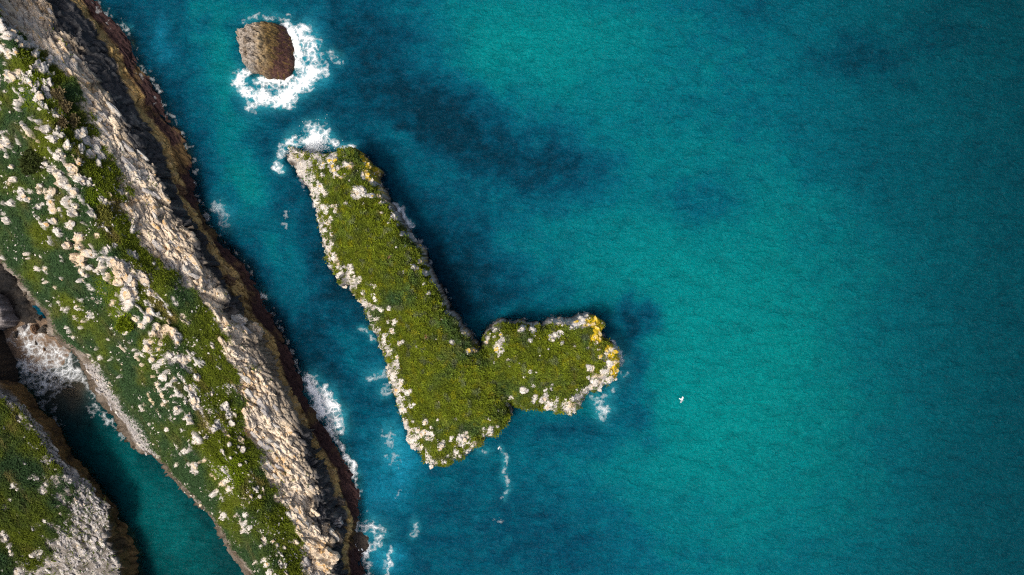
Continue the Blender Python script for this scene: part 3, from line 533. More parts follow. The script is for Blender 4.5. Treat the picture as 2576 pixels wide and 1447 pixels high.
low_rock('sea_rock', [(878,1350),(892,1338),(912,1340),(928,1352),(934,1370),(926,1386),(908,1394),(888,1384),(878,1368)], .45, 0, .3, 2.0, (.07,.045,.04), (.045,.03,.028), 220,
    'low round rock awash in foam at the foot of the headland cliff', 'rock', relief=.2)

# ------------------------------------------------------------------ cove beach
def beach_z(X, Y):
    a, b = W(95, 850); return 0.36 - 0.06*np.hypot(X-a, Y-b)*1.0 + .08*fbm(X/2, Y/2, 3, 230)
bx0, by1 = W(-20, 800); bx1, by0 = W(330, 1080)
BX, BY = np.meshgrid(np.arange(bx0, bx1, .3), np.arange(by0, by1, .3)); BZ = beach_z(BX, BY)
sa = mixc(np.broadcast_to(col(.20,.14,.095), BX.shape+(3,)), col(.13,.092,.065), sstep(-.3, .3, fbm(BX/2, BY/2, 4, 231)))
obj('beach', mesh('beach', np.stack([BX, BY, BZ], 2).reshape(-1, 3), grid_faces(*BX.shape), M_TER, True, colors={'albedo': sa.reshape(-1, 3)}),
    label='brown wet sand beach in the cove at the left', kind='structure')

# ------------------------------------------------------------------ where the surf breaks (foam itself is laid on the sea further down)
FOAMS = []
def foam_spec(*a, **k): FOAMS.append((a, k))
foam_spec('sea_foam', [[1.05,64,715,265,785,350,822,450,826,560,845,640],[.85,34,470,745,580,775,690,795,775,735],[.7,80,870,300,940,420,965,540],[1.0,75,980,690,910,780,790,850],[1.25,75,760,880,700,940],[.9,55,700,985,560,980,460,920],[.85,60,420,950,300,870,255,780,300,720],
    [.3,36,330,200,480,175,640,165,760,200],[.34,50,880,250,960,370,1000,520],[.35,45,1010,520,1150,520,1210,580],[.5,60,460,1010,360,1020],[.5,45,420,800,560,830,680,800],[.35,50,1050,640,1090,720],[.7,45,610,990,760,1000],[.22,24,250,260,245,420]],
    'white surf foam ringing the small brown rock', 900, .2608, 534.6, 0)
foam_spec('sea_foam', [[1.3,66,400,260,440,210,420,300],[.7,50,430,150,520,190,570,250],[.6,42,250,200,215,240,270,270],[.45,30,180,290,140,350],[.75,30,120,420,130,460,155,480],[.6,35,640,300,730,310],[.4,50,380,110,480,110],[.45,30,590,290,560,230]],
    'burst of white foam breaking on the northern tip of the islet', 910, .3042, 660.3, 283)
foam_spec('sea_foam', [[.85,30,1110,780,1165,870,1225,935]], 'short white foam streak against the upper right flank of the islet', 920, .3042, 660.3, 283)
foam_spec('sea_foam', [[1.0,50,880,50,930,160,985,270],[.85,55,980,150,1050,250,1085,370],[.5,26,1020,390,1105,500,1180,640,1222,760,1232,880],[.45,40,1060,420,1030,340]], 'large patch of white surf beside the dark red ledge of the headland', 930, .3477, 471.7, 943.4)
foam_spec('sea_foam', [[1.0,34,1180,1225,1225,1250,1280,1285],[.5,30,1180,1180,1230,1200],[.5,60,1230,1090,1330,1110,1390,1150],[.45,40,1240,1170,1300,1230,1380,1240],[.4,35,1300,1310,1310,1420]], 'white foam washing over the low round rock', 940, .3477, 471.7, 943.4)
foam_spec('sea_foam', [[.5,26,640,1210,620,1300,640,1360,580,1430],[.35,36,560,1280,600,1400]], 'lacy foam on bright blue water at the bottom edge', 950, .2613, 817.6, 1069)
foam_spec('sea_foam', [[.5,60,120,1080,220,1040,330,1130],[.7,90,220,1150,330,1190,440,1230],[.75,95,190,1290,320,1320,480,1330],[.65,85,220,1400,380,1420],[.5,45,520,1290,620,1400,690,1500],[.35,50,650,1600,800,1690,880,1790],[.35,60,330,1560,420,1700]], 'swirling white foam over the brown sand of the cove', 960, .3477, 0, 471.7, ground=beach_z, gain=.85, top=.8)
foam_spec('sea_foam', [[.6,40,1240,460,1290,520,1310,600],[.3,40,1300,700,1330,720],[.45,45,1080,900,1140,960,1150,1060,1190,1000],[.3,40,1240,820,1200,900]], 'broken foam round the lichen-covered end of the islet', 970, .3042, 1163.5, 723.2, top=.7)
foam_spec('sea_foam', [[.4,40,780,190,640,20],[.38,35,980,540,1020,600],[.36,26,1115,740,1110,790],[.4,24,930,210,900,200]], 'thin wash of foam over the red ledge at the top left', 980, .3477, 0, 0, lift=.5, top=.55)
foam_spec('sea_foam', [[.45,45,490,50,530,110,540,190],[.42,30,780,680,830,700],[.45,24,790,800,820,815],[.25,40,990,120,970,190]], 'faint foam patches in the strait beside the ochre ledge', 990, .3477, 377.3, 503.1, top=.55)
foam_spec('sea_foam', [[.42,22,290,310,340,350,380,400],[.33,40,350,690,440,670],[.34,40,450,810,490,790],[.3,60,500,1120,520,1290],[.25,60,560,1350,500,1300]], 'wisps of foam along the left flank of the islet', 1000, .3258, 817.6, 723.2, top=.55)
foam_spec('sea_foam', [[.36,24,1690,220,1740,300,1720,480,1770,600,1730,690],[.3,30,1470,230,1560,250],[.36,30,860,940,880,1000,850,1070],[.25,24,720,600,700,700],[.28,40,1600,890,1700,940]], 'faint scattered foam streaks on the blue water below the islet', 1010, .2613, 817.6, 1069, top=.55)

foam_spec('sea_foam', [[.2,8] + list((np.stack([IP[:, 0]/K+1288, 723.5-IP[:, 1]/K], 1)).ravel())], 'thin broken wash along the waterline of the islet', 1030, res=.13, top=.6)
ya = np.arange(-20, 1460, 12.0); foam_spec('sea_foam', [[.21,9] + list(np.stack([at(RIDGE['A'], ya)+7, ya], 1).ravel())], 'thin broken wash along the red ledge of the headland', 1040, res=.13, top=.6)
# ------------------------------------------------------------------ sea
def wave(X, Y):
    c, s = math.cos(.5), math.sin(.5); a, b = X*c+Y*s, -X*s+Y*c
    return .13*fbm(a/5.5, b/2.6, 3, 300)
xi = np.arange(-96, 96.01, .4); yi = np.arange(-58, 58.01, .4); og = 1.35**np.arange(1, 17)
xs = np.concatenate([-(96+4*og)[::-1], xi, 96+4*og]); ys = np.concatenate([-(58+4*og)[::-1], yi, 58+4*og])
EX, EY = np.meshgrid(xs, ys); EZ = wave(EX, EY)
px = EX/K+1288; py = 723.5-EY/K
wx = px + 62*fbm(EX/6, EY/6, 5, 310); wy = py + 62*fbm(EX/6, EY/6, 5, 311)
def gb(x, y, rx, ry, a=0.0):
    c, s = math.cos(math.radians(a)), math.sin(math.radians(a)); dx, dy = wx-x, wy-y
    return np.exp(-((dx*c+dy*s)/rx)**2 - ((-dx*s+dy*c)/ry)**2)
t = .37 - .10*sstep(1250, 900, px) + 0*px
for x, y, rx, ry, a, k in (        # pale sand (+), weed or deep water (-), painted shade in the islet notch (-)
    (1650,760,520,560,0,.34),(1330,90,330,150,0,.34),(560,190,60,230,-8,.42),(640,10,90,40,0,.25),(1020,345,50,28,20,.28),(1090,430,90,40,30,.14),(1800,1150,420,380,0,.16),
    (620,480,60,90,-20,.34),(690,640,55,70,-25,.30),(745,730,50,50,0,.22),(885,885,40,60,0,.15),(1150,1330,90,60,0,.08),(1050,1220,60,60,0,.06),(860,1190,50,200,-20,.05),
    (1260,385,240,95,22,-.30),(1090,270,150,90,30,-.30),(940,110,130,110,20,-.26),(1430,430,130,85,0,-.26),(780,270,140,50,10,-.12),(1150,600,110,170,-20,-.34),(1250,720,190,80,0,-.32),  # final pair: islet shadow painted over the notch water
    (1608,800,50,38,0,-.55),(1570,900,70,120,0,-.42),(1450,1090,170,55,0,-.32),(1600,1040,60,70,0,-.22),(1300,1310,290,150,0,-.24),(1480,1400,150,90,0,-.12),
    (2150,150,110,60,10,-.26),(1750,500,110,70,0,-.22),(2130,380,250,110,20,-.10),(1900,40,60,60,0,-.16),(2330,90,90,70,0,-.10),(830,660,60,150,-22,-.18),(800,900,80,190,-25,-.22),(440,350,45,200,-25,-.22),(560,600,30,160,-28,-.15),
    (340,1230,140,260,-30,.02)):
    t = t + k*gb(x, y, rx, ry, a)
t = t - .05*sstep(1950, 2700, px); fall = 1 - .42*sstep(1900, 2650, px) - .08*sstep(300, -60, py)*sstep(1700, 2400, px)   # darker towards the right and its upper corner
shores = []
yl = np.arange(-250, 1650, 14.0); shores.append(np.stack(W(at(RIDGE['A'], yl), yl), 1)); shores.append(np.stack(W(at(RIDGE['G'], yl), yl, 6), 1))
yl = np.arange(905, 1650, 14.0); shores.append(np.stack(W(at(LOWER['V'], yl), yl), 1))
shores += [np.vstack([IP, IP[:1]]), np.vstack([SP, SP[:1]])]
def seg_dist(poly, X, Y):
    b = np.full(X.shape, 1e9)
    for (x0, y0), (x1, y1) in zip(poly[:-1], poly[1:]):
        dx, dy = x1-x0, y1-y0; q = np.clip(((X-x0)*dx+(Y-y0)*dy)/(dx*dx+dy*dy+1e-12), 0, 1)
        b = np.minimum(b, np.hypot(X-x0-q*dx, Y-y0-q*dy))
    return b
dsh = [seg_dist(p, EX, EY) for p in shores]
rag = .8*fbm(EX/1.5, EY/1.5, 3, 320)
t = t - .16*np.exp(-(dsh[0]/3.2)**2) - .10*np.exp(-(dsh[3]/3.5)**2)
t = np.clip(t + .26*fbm(EX/3, EY/2.4, 5, 321, .6)*sstep(.75, .3, t)*sstep(2300, 1700, px) + .05*fbm(EX/2.2, EY/3.6, 4, 326)*sstep(1600, 2100, px) + .04*fbm(EX/3, EY/2, 4, 325) + .13*fbm(EX/1.4, EY/1.1, 3, 327)*sstep(.5, .2, t) + .05*fbm(EX/14, EY/9, 2, 322), 0, 1)
stops = np.array([0, .2, .45, .7, 1.0])
pal = np.array([(.0,.017,.032),(.0,.034,.062),(.0,.062,.094),(.0,.108,.120),(.0,.158,.156)])
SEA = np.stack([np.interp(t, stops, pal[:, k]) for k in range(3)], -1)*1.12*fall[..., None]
aer = np.maximum.reduce([gb(1000,1150,60,100,10)*.75, gb(955,1240,80,70)*.5, gb(965,1405,55,40)*.75, gb(400,90,26,60,-15)*.45, gb(700,210,70,50)*.45, gb(790,130,35,80)*.45, gb(770,185,50,40)*.5, gb(800,355,60,30)*.4, gb(565,545,22,40)*.4, gb(815,1020,40,60,-30)*.5, gb(920,1340,40,50)*.35, gb(900,1180,40,120,-25)*.15, gb(950,930,30,60)*.2])
SEA = SEA*np.stack([1+0*px, 1+.06*sstep(1500, 2300, px), 1-.07*sstep(1500, 2300, px)], -1)
SEA = mixc(SEA, col(.005,.17,.27), np.clip(aer + .18*aer*noise(EX*1.3, EY*1.3, 323)*2, 0, .9))
milk = np.zeros(px.shape); mx_, my_ = EX+.8*fbm(EX/2, EY/2, 3, 340), EY+.8*fbm(EX/2, EY/2, 3, 341)
for a_, k_ in FOAMS:
    kk, ox_, oy_ = (tuple(a_[4:7]) + (1.0, 0, 0)[len(a_[4:7]):])
    for st_ in a_[1]:
        if st_[0] < .3: continue
        p_ = np.array(st_[2:], float).reshape(-1, 2)*kk + np.array([ox_, oy_]); p_ = np.stack(W(p_[:, 0], p_[:, 1]), 1); p_ = p_ if len(p_) > 1 else np.vstack([p_, p_+.01])
        rr_ = st_[1]*kk*K*1.35; lo_ = p_.min(0)-2.5*rr_-1; hi_ = p_.max(0)+2.5*rr_+1; j0, j1 = np.searchsorted(xs, [lo_[0], hi_[0]]); i0, i1 = np.searchsorted(ys, [lo_[1], hi_[1]])
        milk[i0:i1, j0:j1] = np.maximum(milk[i0:i1, j0:j1], min(1, st_[0])*np.exp(-(seg_dist(p_, mx_[i0:i1, j0:j1], my_[i0:i1, j0:j1])/rr_)**2))
SEA = mixc(SEA, col(.03,.27,.33), np.clip(milk*.85*(1+.5*fbm(EX/1.2, EY/1.2, 3, 342)), 0, .9))
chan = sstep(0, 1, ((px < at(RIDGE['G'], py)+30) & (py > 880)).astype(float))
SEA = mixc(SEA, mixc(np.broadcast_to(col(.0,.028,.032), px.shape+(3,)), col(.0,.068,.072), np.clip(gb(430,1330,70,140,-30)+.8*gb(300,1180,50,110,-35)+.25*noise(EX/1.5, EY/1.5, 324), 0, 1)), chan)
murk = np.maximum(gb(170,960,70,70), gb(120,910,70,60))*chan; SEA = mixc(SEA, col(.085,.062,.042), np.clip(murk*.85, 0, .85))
opa = sstep(-.2, 2.0, dsh[0]+rag)*sstep(-.2, 1.6, np.minimum(dsh[2], dsh[4])+rag)*sstep(-.3, 1.0, np.minimum(dsh[3], dsh[1])+rag)
opa = np.clip(.25 + .75*opa, 0, 1)*(1-.7*np.clip(gb(140,910,80,80), 0, 1)*chan)
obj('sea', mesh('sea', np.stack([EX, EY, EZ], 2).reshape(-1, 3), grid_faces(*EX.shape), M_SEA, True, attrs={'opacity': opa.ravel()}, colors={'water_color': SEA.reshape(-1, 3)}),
    label='turquoise sea with darker blue weed patches, shade painted in the islet notch and small ripples', kind='structure')
GX, GY = np.meshgrid(np.concatenate([[-3000], np.arange(-100, 101, 2.0), [3000]]), np.concatenate([[-3000], np.arange(-60, 61, 2.0), [3000]]))
GZ = -4.5 + .6*fbm(GX/9, GY/9, 3, 330)
gc = mixc(np.broadcast_to(col(.10,.11,.08), GX.shape+(3,)), col(.04,.05,.04), sstep(-.2, .2, fbm(GX/6, GY/6, 3, 331)))
obj('seabed', mesh('seabed', np.stack([GX, GY, GZ], 2).reshape(-1, 3), grid_faces(*GX.shape), M_TER, True, colors={'albedo': gc.reshape(-1, 3)}),
    label='dim rocky seabed under the clear shallows', kind='structure')

# ------------------------------------------------------------------ boulders
import bmesh
def ico(level):
    bm = bmesh.new(); bmesh.ops.create_icosphere(bm, subdivisions=level, radius=1.0)
    v = np.array([q.co[:] for q in bm.verts]); f = np.array([[w.index for w in q.verts] for q in bm.faces]); bm.free(); return v, f
def chunk(level, seed, planes=9):
    """an angular lump: a ball cut by random planes and roughened"""
    r = np.random.default_rng(seed); v, f = ico(level); v = v*(1 + .18*fbm(v[:, 0]*1.7+seed, v[:, 1]*1.7+v[:, 2], 2, seed))[:, None]
    for k in range(planes):
        nrm = r.normal(size=3); nrm[2] = abs(nrm[2])*.6; nrm /= np.linalg.norm(nrm); d = r.uniform(.34, .72)
        v = v - np.outer(np.maximum(0, v@nrm - d), nrm)
    v = v*(1+.05*r.normal(size=(len(v), 1))); return v, f
def slab(level, seed):
    v, f = chunk(level, seed, 6); v = np.sign(v)*np.abs(v)**.62; return v*(1+.06*np.random.default_rng(seed).normal(size=v.shape)), f
def outcrop(level, seed):
    """a low, flat-topped, cracked piece of bedrock with an irregular outline"""
    v, f = ico(level); th = np.arctan2(v[:, 1], v[:, 0])
    lob = 1 + .42*noise(np.cos(th)*1.5+seed*3.1, np.sin(th)*1.5, seed) + .20*noise(np.cos(th)*4+seed, np.sin(th)*4, seed+1)
    x, y = v[:, 0]*lob, v[:, 1]*lob
    f1, f2, cid = voro(x*1.5+seed*7.7, y*2.4, seed+2)
    top = np.where(v[:, 2] > 0, np.abs(v[:, 2])**.32, -np.abs(v[:, 2])**.6)
    z = top*(.72+.55*(cid-.5)) - .42*np.exp(-(f2-f1)/.07)*(v[:, 2] > .1) + .10*noise(x*5+seed, y*5, seed+3)
    return np.stack([x, y, z], 1), f
SLB = [slab(2, 580+k) for k in range(10)]
CH = [outcrop(2, 500+k) for k in range(10)]; CHB = [outcrop(4, 540+k) for k in range(5)]; CHS = [chunk(1, 560+k, 5) for k in range(8)]
for v, f in CHB: v += .05*np.stack([fbm(v[:, 0]*5, v[:, 1]*5+v[:, 2]*3, 3, 590+k) for k in range(3)], 1)
_shared = {}
def chunk_mesh(tag, k, mat):
    key = (tag, k, mat.name)
    if key not in _shared:
        v, f = {'b': CHB, 'c': CH, 's': SLB}[tag][k]; _shared[key] = mesh('rock_slab' if tag == 's' else 'boulder', v, f, mat, False)
    return _shared[key]
def snap(sh_xy, px, py):
    out = []
    for a, b in zip(px, py): out.append(np.argmin((sh_xy[:, 0]-a)**2 + (sh_xy[:, 1]-b)**2))
    return np.array(out)

def place_rocks(parent, rocks, V, pick_mat, spread, seed, bed=True, limit=300, name='boulder'):
    r = np.random.default_rng(seed); S = to_sheet(V); order = np.argsort(-rocks[:, 2]); rocks = rocks[order]
    top = V[:, 2] > .6; Vt, St = V[top], S[top]; idx = snap(St, rocks[:, 0], rocks[:, 1])
    sv, sf, off, foot = [], [], 0, []
    ang0 = math.atan2(DIR[1], DIR[0])
    for n, ((px, py, q), i) in enumerate(zip(rocks, idx)):
        x, y, z = Vt[i]; rad = q*K*(.56 if bed else .56)*r.uniform(.6, 1.3); mat = pick_mat(px, py, r)
        el = r.uniform(1.0, 1.45); a = (ang0 + r.normal()*.35) if bed else r.uniform(0, 6.28)
        sx, sy, sz = rad*el, rad/el**.8, rad*r.uniform(.20, .36) + (.05 if bed else .12); foot.append((x, y, rad))
        if n < limit:
            big = rad > 1.05; k = int(r.integers(5 if big else 10)); o = obj(name, chunk_mesh('b' if big else 'c', k, mat), parent)
            o.location = (x, y, z - sz*.05); o.scale = (sx, sy, sz); o.rotation_euler = (r.normal()*.12, r.normal()*.12, a + (math.pi if r.random() < .5 else 0))
        kk = (int(r.integers(1, 4)) if bed else int(r.integers(0, 2))) if spread else 0
        for j in range(kk + (n >= limit)):       # fragments round the outcrop
            v, f = CHS[int(r.integers(8))]; th = r.uniform(0, 6.28); rr = rad*(r.uniform(.8, 1.7) if n < limit or j else 0); fr_ = rad*r.uniform(.14, .40) if n < limit or j else rad
            c, s_ = math.cos(a), math.sin(a); vv = v*np.array([fr_*1.3, fr_*.8, fr_*.45]); vv = np.stack([vv[:, 0]*c-vv[:, 1]*s_, vv[:, 0]*s_+vv[:, 1]*c, vv[:, 2]], 1)
            gx, gy = x+math.cos(th)*rr, y+math.sin(th)*rr
            gi = np.argmin((Vt[::1, 0]-gx)**2 + (Vt[::1, 1]-gy)**2) if rr > 0 else i
            sv.append(vv + np.array([gx, gy, Vt[gi, 2]])); sf.append(f+off); off += len(v)
    if sv: obj('rubble', mesh('rubble', np.vstack(sv), np.vstack(sf), M_WHITE), parent, kind='stuff')
    return np.array(foot)

def mat_ridge(px, py, r):
    warm = .25 + .5*math.exp(-((px-300)/260)**2-((py-780)/260)**2) + .3*(py < 160)
    return M_CREAM if r.random() < warm else M_WHITE
def mat_lower(px, py, r): return M_GREY if (px > 150 and r.random() < .55) else M_WHITE
YEL = [(1505,830,55),(1530,880,40),(820,410,50),(1552,930,25),(930,410,36),(960,480,24),(1070,650,50),(1190,865,40)]
def mat_islet(px, py, r):
    y = max(math.exp(-((px-a)**2+(py-b)**2)/c**2) for a, b, c in YEL)
    if r.random() < y*1.0: return M_LICH
    return M_CREAM if r.random() < .12 else (M_GREY if r.random() < .06 else M_WHITE)
FOOT_R = place_rocks(headland, ROCKS_RIDGE, RV, mat_ridge, True, 600)
FOOT_L = place_rocks(lower, ROCKS_LOWER, LV, mat_lower, True, 610)
FOOT_I = place_rocks(islet, ROCKS_ISLET, IV, mat_islet, True, 620, bed=False)

# crags standing out of the cliff at its lower end
for px_, py_, q_, m_, sd_ in ((832,1312,20,M_GREY,3),(815,1330,14,M_DARK,4),(822,1408,24,M_CREAM,1),(800,1425,18,M_CREAM,2),(846,1350,16,M_DARK,0),(780,1390,16,M_CREAM,4),(852,1262,12,M_DARK,2),(600,806,15,M_WHITE,1),(640,830,18,M_CREAM,0),(450,478,14,M_BROWN,3),(575,705,15,M_BROWN,2)):
    i_ = snap(to_sheet(RV), [px_], [py_])[0]; o = obj('crag', chunk_mesh('b', sd_, m_), headland); q_ *= K
    o.location = tuple(RV[i_]-np.array([0, 0, .25*q_])); o.scale = (q_*1.2, q_*.9, q_*.75); o.rotation_euler = (.15, .2, -.97+.3*sd_)

# bedding slabs broken out of the cream slope: the larger ones singly, the small ones together
def slabs(parent, V, U, u0, u1, n_big, n_small, seed, mats, matsmall, size=(.5, 1.3), inframe=True):
    r = np.random.default_rng(seed); S = to_sheet(V)
    ok = np.where((U > u0) & (U < u1) & (S[:, 0] > -8) & (S[:, 0] < 2580) & (S[:, 1] > -8) & (S[:, 1] < 1455))[0]
    a0 = math.atan2(DIR[1], DIR[0])
    for k in range(n_big):
        x, y, z = V[r.choice(ok)]; rad = r.uniform(*size)*r.uniform(.6, 1.0); o = obj('rock_slab', chunk_mesh('s', int(r.integers(10)), mats[int(r.integers(len(mats)))]), parent)
        o.location = (x, y, z-.10*rad); o.scale = (rad*1.9, rad*.55, rad*.26); o.rotation_euler = (r.normal()*.15, .35+r.normal()*.15, a0 + r.normal()*.16)
    sv, sf = [], []; off = 0
    for i in r.choice(ok, n_small):
        v, f = CHS[int(r.integers(8))]; rad = r.uniform(.14, .42); a = a0+r.normal()*.3; c, s_ = math.cos(a), math.sin(a)
        vv = v*np.array([rad*1.35, rad*.7, rad*.6]); vv = np.stack([vv[:, 0]*c-vv[:, 1]*s_, vv[:, 0]*s_+vv[:, 1]*c, vv[:, 2]], 1)
        sv.append(vv+V[i]); sf.append(f+off); off += len(v)
    obj('rubble', mesh('rubble', np.vstack(sv), np.vstack(sf), matsmall), parent, kind='stuff')
slabs(headland, RV, RU.ravel(), 6.9, 7.85, 150, 500, 640, [M_CREAM, M_CREAM, M_WHITE, M_GREY], M_CREAM)
slabs(lower, LV, LU.ravel(), 1.95, 3.0, 110, 800, 650, [M_WHITE, M_GREY], M_GREY, (.3, .8))
sc_u = np.where((to_sheet(RV)[:, 1] > 915) & (to_sheet(RV)[:, 1] < 1145), RU.ravel(), -9)
slabs(headland, RV, sc_u, 2.35, 3.1, 60, 1400, 660, [M_GREY, M_WHITE], M_GREY, (.25, .5))

# pale stones strewn through the turf, too small to tell apart
def specks(parent, V, w, n, seed, mat, lo=.07, hi=.24):
    r = np.random.default_rng(seed); idx = r.choice(len(V), n, p=w/w.sum()); sv, sf = [], []; off = 0
    for i in idx:
        v, f = CHS[int(r.integers(8))]; rad = lo + (hi-lo)*r.random()**2.2; a = r.uniform(0, 6.28); c, s_ = math.cos(a), math.sin(a)
        vv = v*np.array([rad*1.4, rad*.9, rad*.7]); vv = np.stack([vv[:, 0]*c-vv[:, 1]*s_, vv[:, 0]*s_+vv[:, 1]*c, vv[:, 2]], 1); sv.append(vv+V[i]+np.array([0, 0, .12])); sf.append(f+off); off += len(v)
    obj('stones', mesh('stones', np.vstack(sv), np.vstack(sf), mat), parent, kind='stuff')
S_ = to_sheet(RV); u_ = RU.ravel(); vis = (S_[:, 0] > -5) & (S_[:, 1] > -5) & (S_[:, 1] < 1452)
specks(headland, RV, vis*(u_ > 3.2)*(u_ < 6.9)*sstep(-.05, .45, fbm(RV[:, 0]/4, RV[:, 1]/4, 3, 670) + .15*np.exp(-((u_-5.4)/1.2)**2)), 1300, 671, M_WHITE)
specks(islet, IV, (IV[:, 2] > 2)*(sstep(7, 1, IDD)*.8+.02)*sstep(.0, .4, fbm(IV[:, 0]/3, IV[:, 1]/3, 3, 672)), 900, 673, M_WHITE)

# boulders lying at the back of the cove
def cove_boulder(px, py, q, z, mat, seed, label):
    v, f = chunk(4, seed, 12); x, y = W(px, py, z); o = obj('boulder', mesh('boulder', v, f, mat), label=label, cat='boulder', group='boulders on the cove beach')
    r = q*K; o.location = (float(x), float(y), z); o.scale = (r*1.15, r*.9, r*.75); o.rotation_euler = (0, 0, seed)
cove_boulder(52, 826, 13, .7, M_GREY, 701, 'greenish grey flat boulder touching the flat grey rock')
cove_boulder(38, 840, 10, .5, M_DARK, 702, 'black boulder ringed by foam at the corner of the beach')
cove_boulder(84, 832, 15, .8, M_BROWN, 703, 'brown boulder between two others at the head of the beach')
cove_boulder(106, 830, 17, .9, M_DARK, 704, 'largest dark boulder tucked under the grassy cliff above the beach')
cove_boulder(91, 865, 7, .35, M_DARK, 705, 'small round black boulder alone on the foamy sand')
cove_boulder(111, 878, 8, .25, M_BROWN, 706, 'low brown boulder half buried in the foamy sand')
cove_boulder(96, 800, 12, 1.6, M_DARK, 707, 'dark boulder with white streaks wedged in the gully mouth')

# ------------------------------------------------------------------ plants
def leaves(name, C, size, colr, m, label=None, parent=None, tall=.5, seed=0, kind='stuff', cat=None, width=.42, group=None):
    """clumps of small leaf-shaped faces around the points C"""
    r = np.random.default_rng(seed); n = len(C)*m; c = np.repeat(C, m, 0); s_ = np.repeat(size, m)*r.uniform(.6, 1.25, n)
    th = r.uniform(0, 2*np.pi, n); tilt = r.uniform(.05, 1.25, n)**1.0*tall*1.6
    ax = np.stack([np.cos(th)*np.cos(tilt), np.sin(th)*np.cos(tilt), np.sin(tilt)], 1); sd = np.stack([-np.sin(th), np.cos(th), r.normal(size=n)*.35], 1)
    base = c + np.stack([r.normal(size=n)*.28*s_, r.normal(size=n)*.28*s_, r.uniform(0, .35, n)*s_], 1); L = s_[:, None]
    v = np.stack([base, base+ax*L*.5+sd*L*width*.5, base+ax*L, base+ax*L*.5-sd*L*width*.5], 1).reshape(-1, 3)
    cc = np.repeat(colr, m, 0)*r.uniform(.72, 1.3, (n, 1)); cc = np.repeat(cc, 4, 0)
    return obj(name, mesh(name, v, np.arange(n*4).reshape(-1, 4), M_LEAF, False, colors={'leaf_color': cc}), parent, label, cat, kind, group)

def clear_of(C, foot, k=1.12):
    keep = np.ones(len(C), bool)
    for x, y, rad in foot: keep &= (C[:, 0]-x)**2+(C[:, 1]-y)**2 > (rad*k)**2
    return keep
def scatter(V, w, n, r, jit=.12):
    p = w/w.sum(); i = r.choice(len(V), n, p=p); C = V[i] + np.stack([r.normal(size=n)*jit, r.normal(size=n)*jit, 0*i], 1); return C, i

r = np.random.default_rng(800)
inview = lambda V: (lambda S: (S[:, 0] > -25) & (S[:, 0] < 2600) & (S[:, 1] > -25) & (S[:, 1] < 1470))(to_sheet(V))
# islet: dense low shrubs
C, i = scatter(IV, ((1-IR)*(1-IBARE) + .06*(IR > .5)*(IV[:, 2] > 3.5))*(IV[:, 2] > 1.5)*(IDD > .36)+1e-9, 60000, r)
k = clear_of(C, FOOT_I); C = C[k]
cl = turf_color(C[:, 0], C[:, 1], 140, .30, .08)*1.2
cl = mixc(cl, col(.19,.185,.004), sstep(.2, .6, noise(C[:, 0]*.9, C[:, 1]*.9, 810))*.55); cl = mixc(cl, col(.10,.115,.065), sstep(.3, .6, noise(C[:, 0]*.8+50, C[:, 1]*.8, 811))*.6)
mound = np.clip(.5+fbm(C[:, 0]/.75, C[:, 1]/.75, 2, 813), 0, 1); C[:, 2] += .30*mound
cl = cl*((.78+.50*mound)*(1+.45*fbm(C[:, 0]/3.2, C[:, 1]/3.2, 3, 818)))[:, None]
cl = mixc(cl, col(.045,.075,.012), sstep(.1, .5, fbm(C[:, 0]/4.5, C[:, 1]/4.5, 3, 815))*.6); cl = mixc(cl, col(.15,.105,.035), sstep(.28, .55, fbm(C[:, 0]/2.2, C[:, 1]/2.2, 3, 816))*.28)
leaves('shrub_cover', C, r.uniform(.14, .32, len(C))+.16*(r.random(len(C)) < .15), cl, 5, 'dense low green shrubs covering the top of the L-shaped islet', None, .55, 801, cat='shrubs')
# headland: grass and low scrub
u = RU.ravel(); w = sstep(2.85, 3.2, u)*sstep(7.1, 6.8, u)*(1-.97*RPM.ravel()) + .10*((u > 7) & (u < 7.75))*sstep(.1, .4, fbm(RV[:, 0]/2, RV[:, 1]/2, 3, 817))
C, i = scatter(RV, (w+1e-9)*inview(RV), 50000, r, .15); k = clear_of(C, FOOT_R); C = C[k]
cl = turf_color(C[:, 0], C[:, 1], 60, np.interp(u[i][k], [3, 4.4, 5.8], [.8, .7, .32]), np.interp(u[i][k], [3, 4.8, 5.6], [.12, .2, .5]))*1.12; S = to_sheet(C)
br = np.maximum.reduce([np.exp(-((S[:, 0]-a)**2+(S[:, 1]-b)**2)/c**2) for a, b, c in ((265,715,35),(285,745,30),(315,815,32),(300,790,25),(590,1185,45),(560,1180,30),(80,230,60),(240,500,35))])
cl = mixc(cl, TURF_D, sstep(.35, .7, br + .25*noise(C[:, 0]*.7, C[:, 1]*.7, 812))*.85)
leaves('grass_cover', C, r.uniform(.15, .4, len(C)), cl, 4, 'green and tawny grass and scrub over the long headland', None, .5, 802, cat='grass', width=.3)
u = LU.ravel(); w = sstep(2.15, 1.85, u)*(1-.95*LPM.ravel()) + .05*((u > 2) & (u < 3))
C, i = scatter(LV, (w+1e-9)*inview(LV), 12000, r, .15); k = clear_of(C, FOOT_L); C = C[k]
cl = turf_color(C[:, 0], C[:, 1], 88, .5, .35)*.85
leaves('grass_cover', C, r.uniform(.2, .5, len(C)), cl, 4, 'dark green grass on the headland in the lower left corner', None, .5, 803, cat='grass', width=.3)
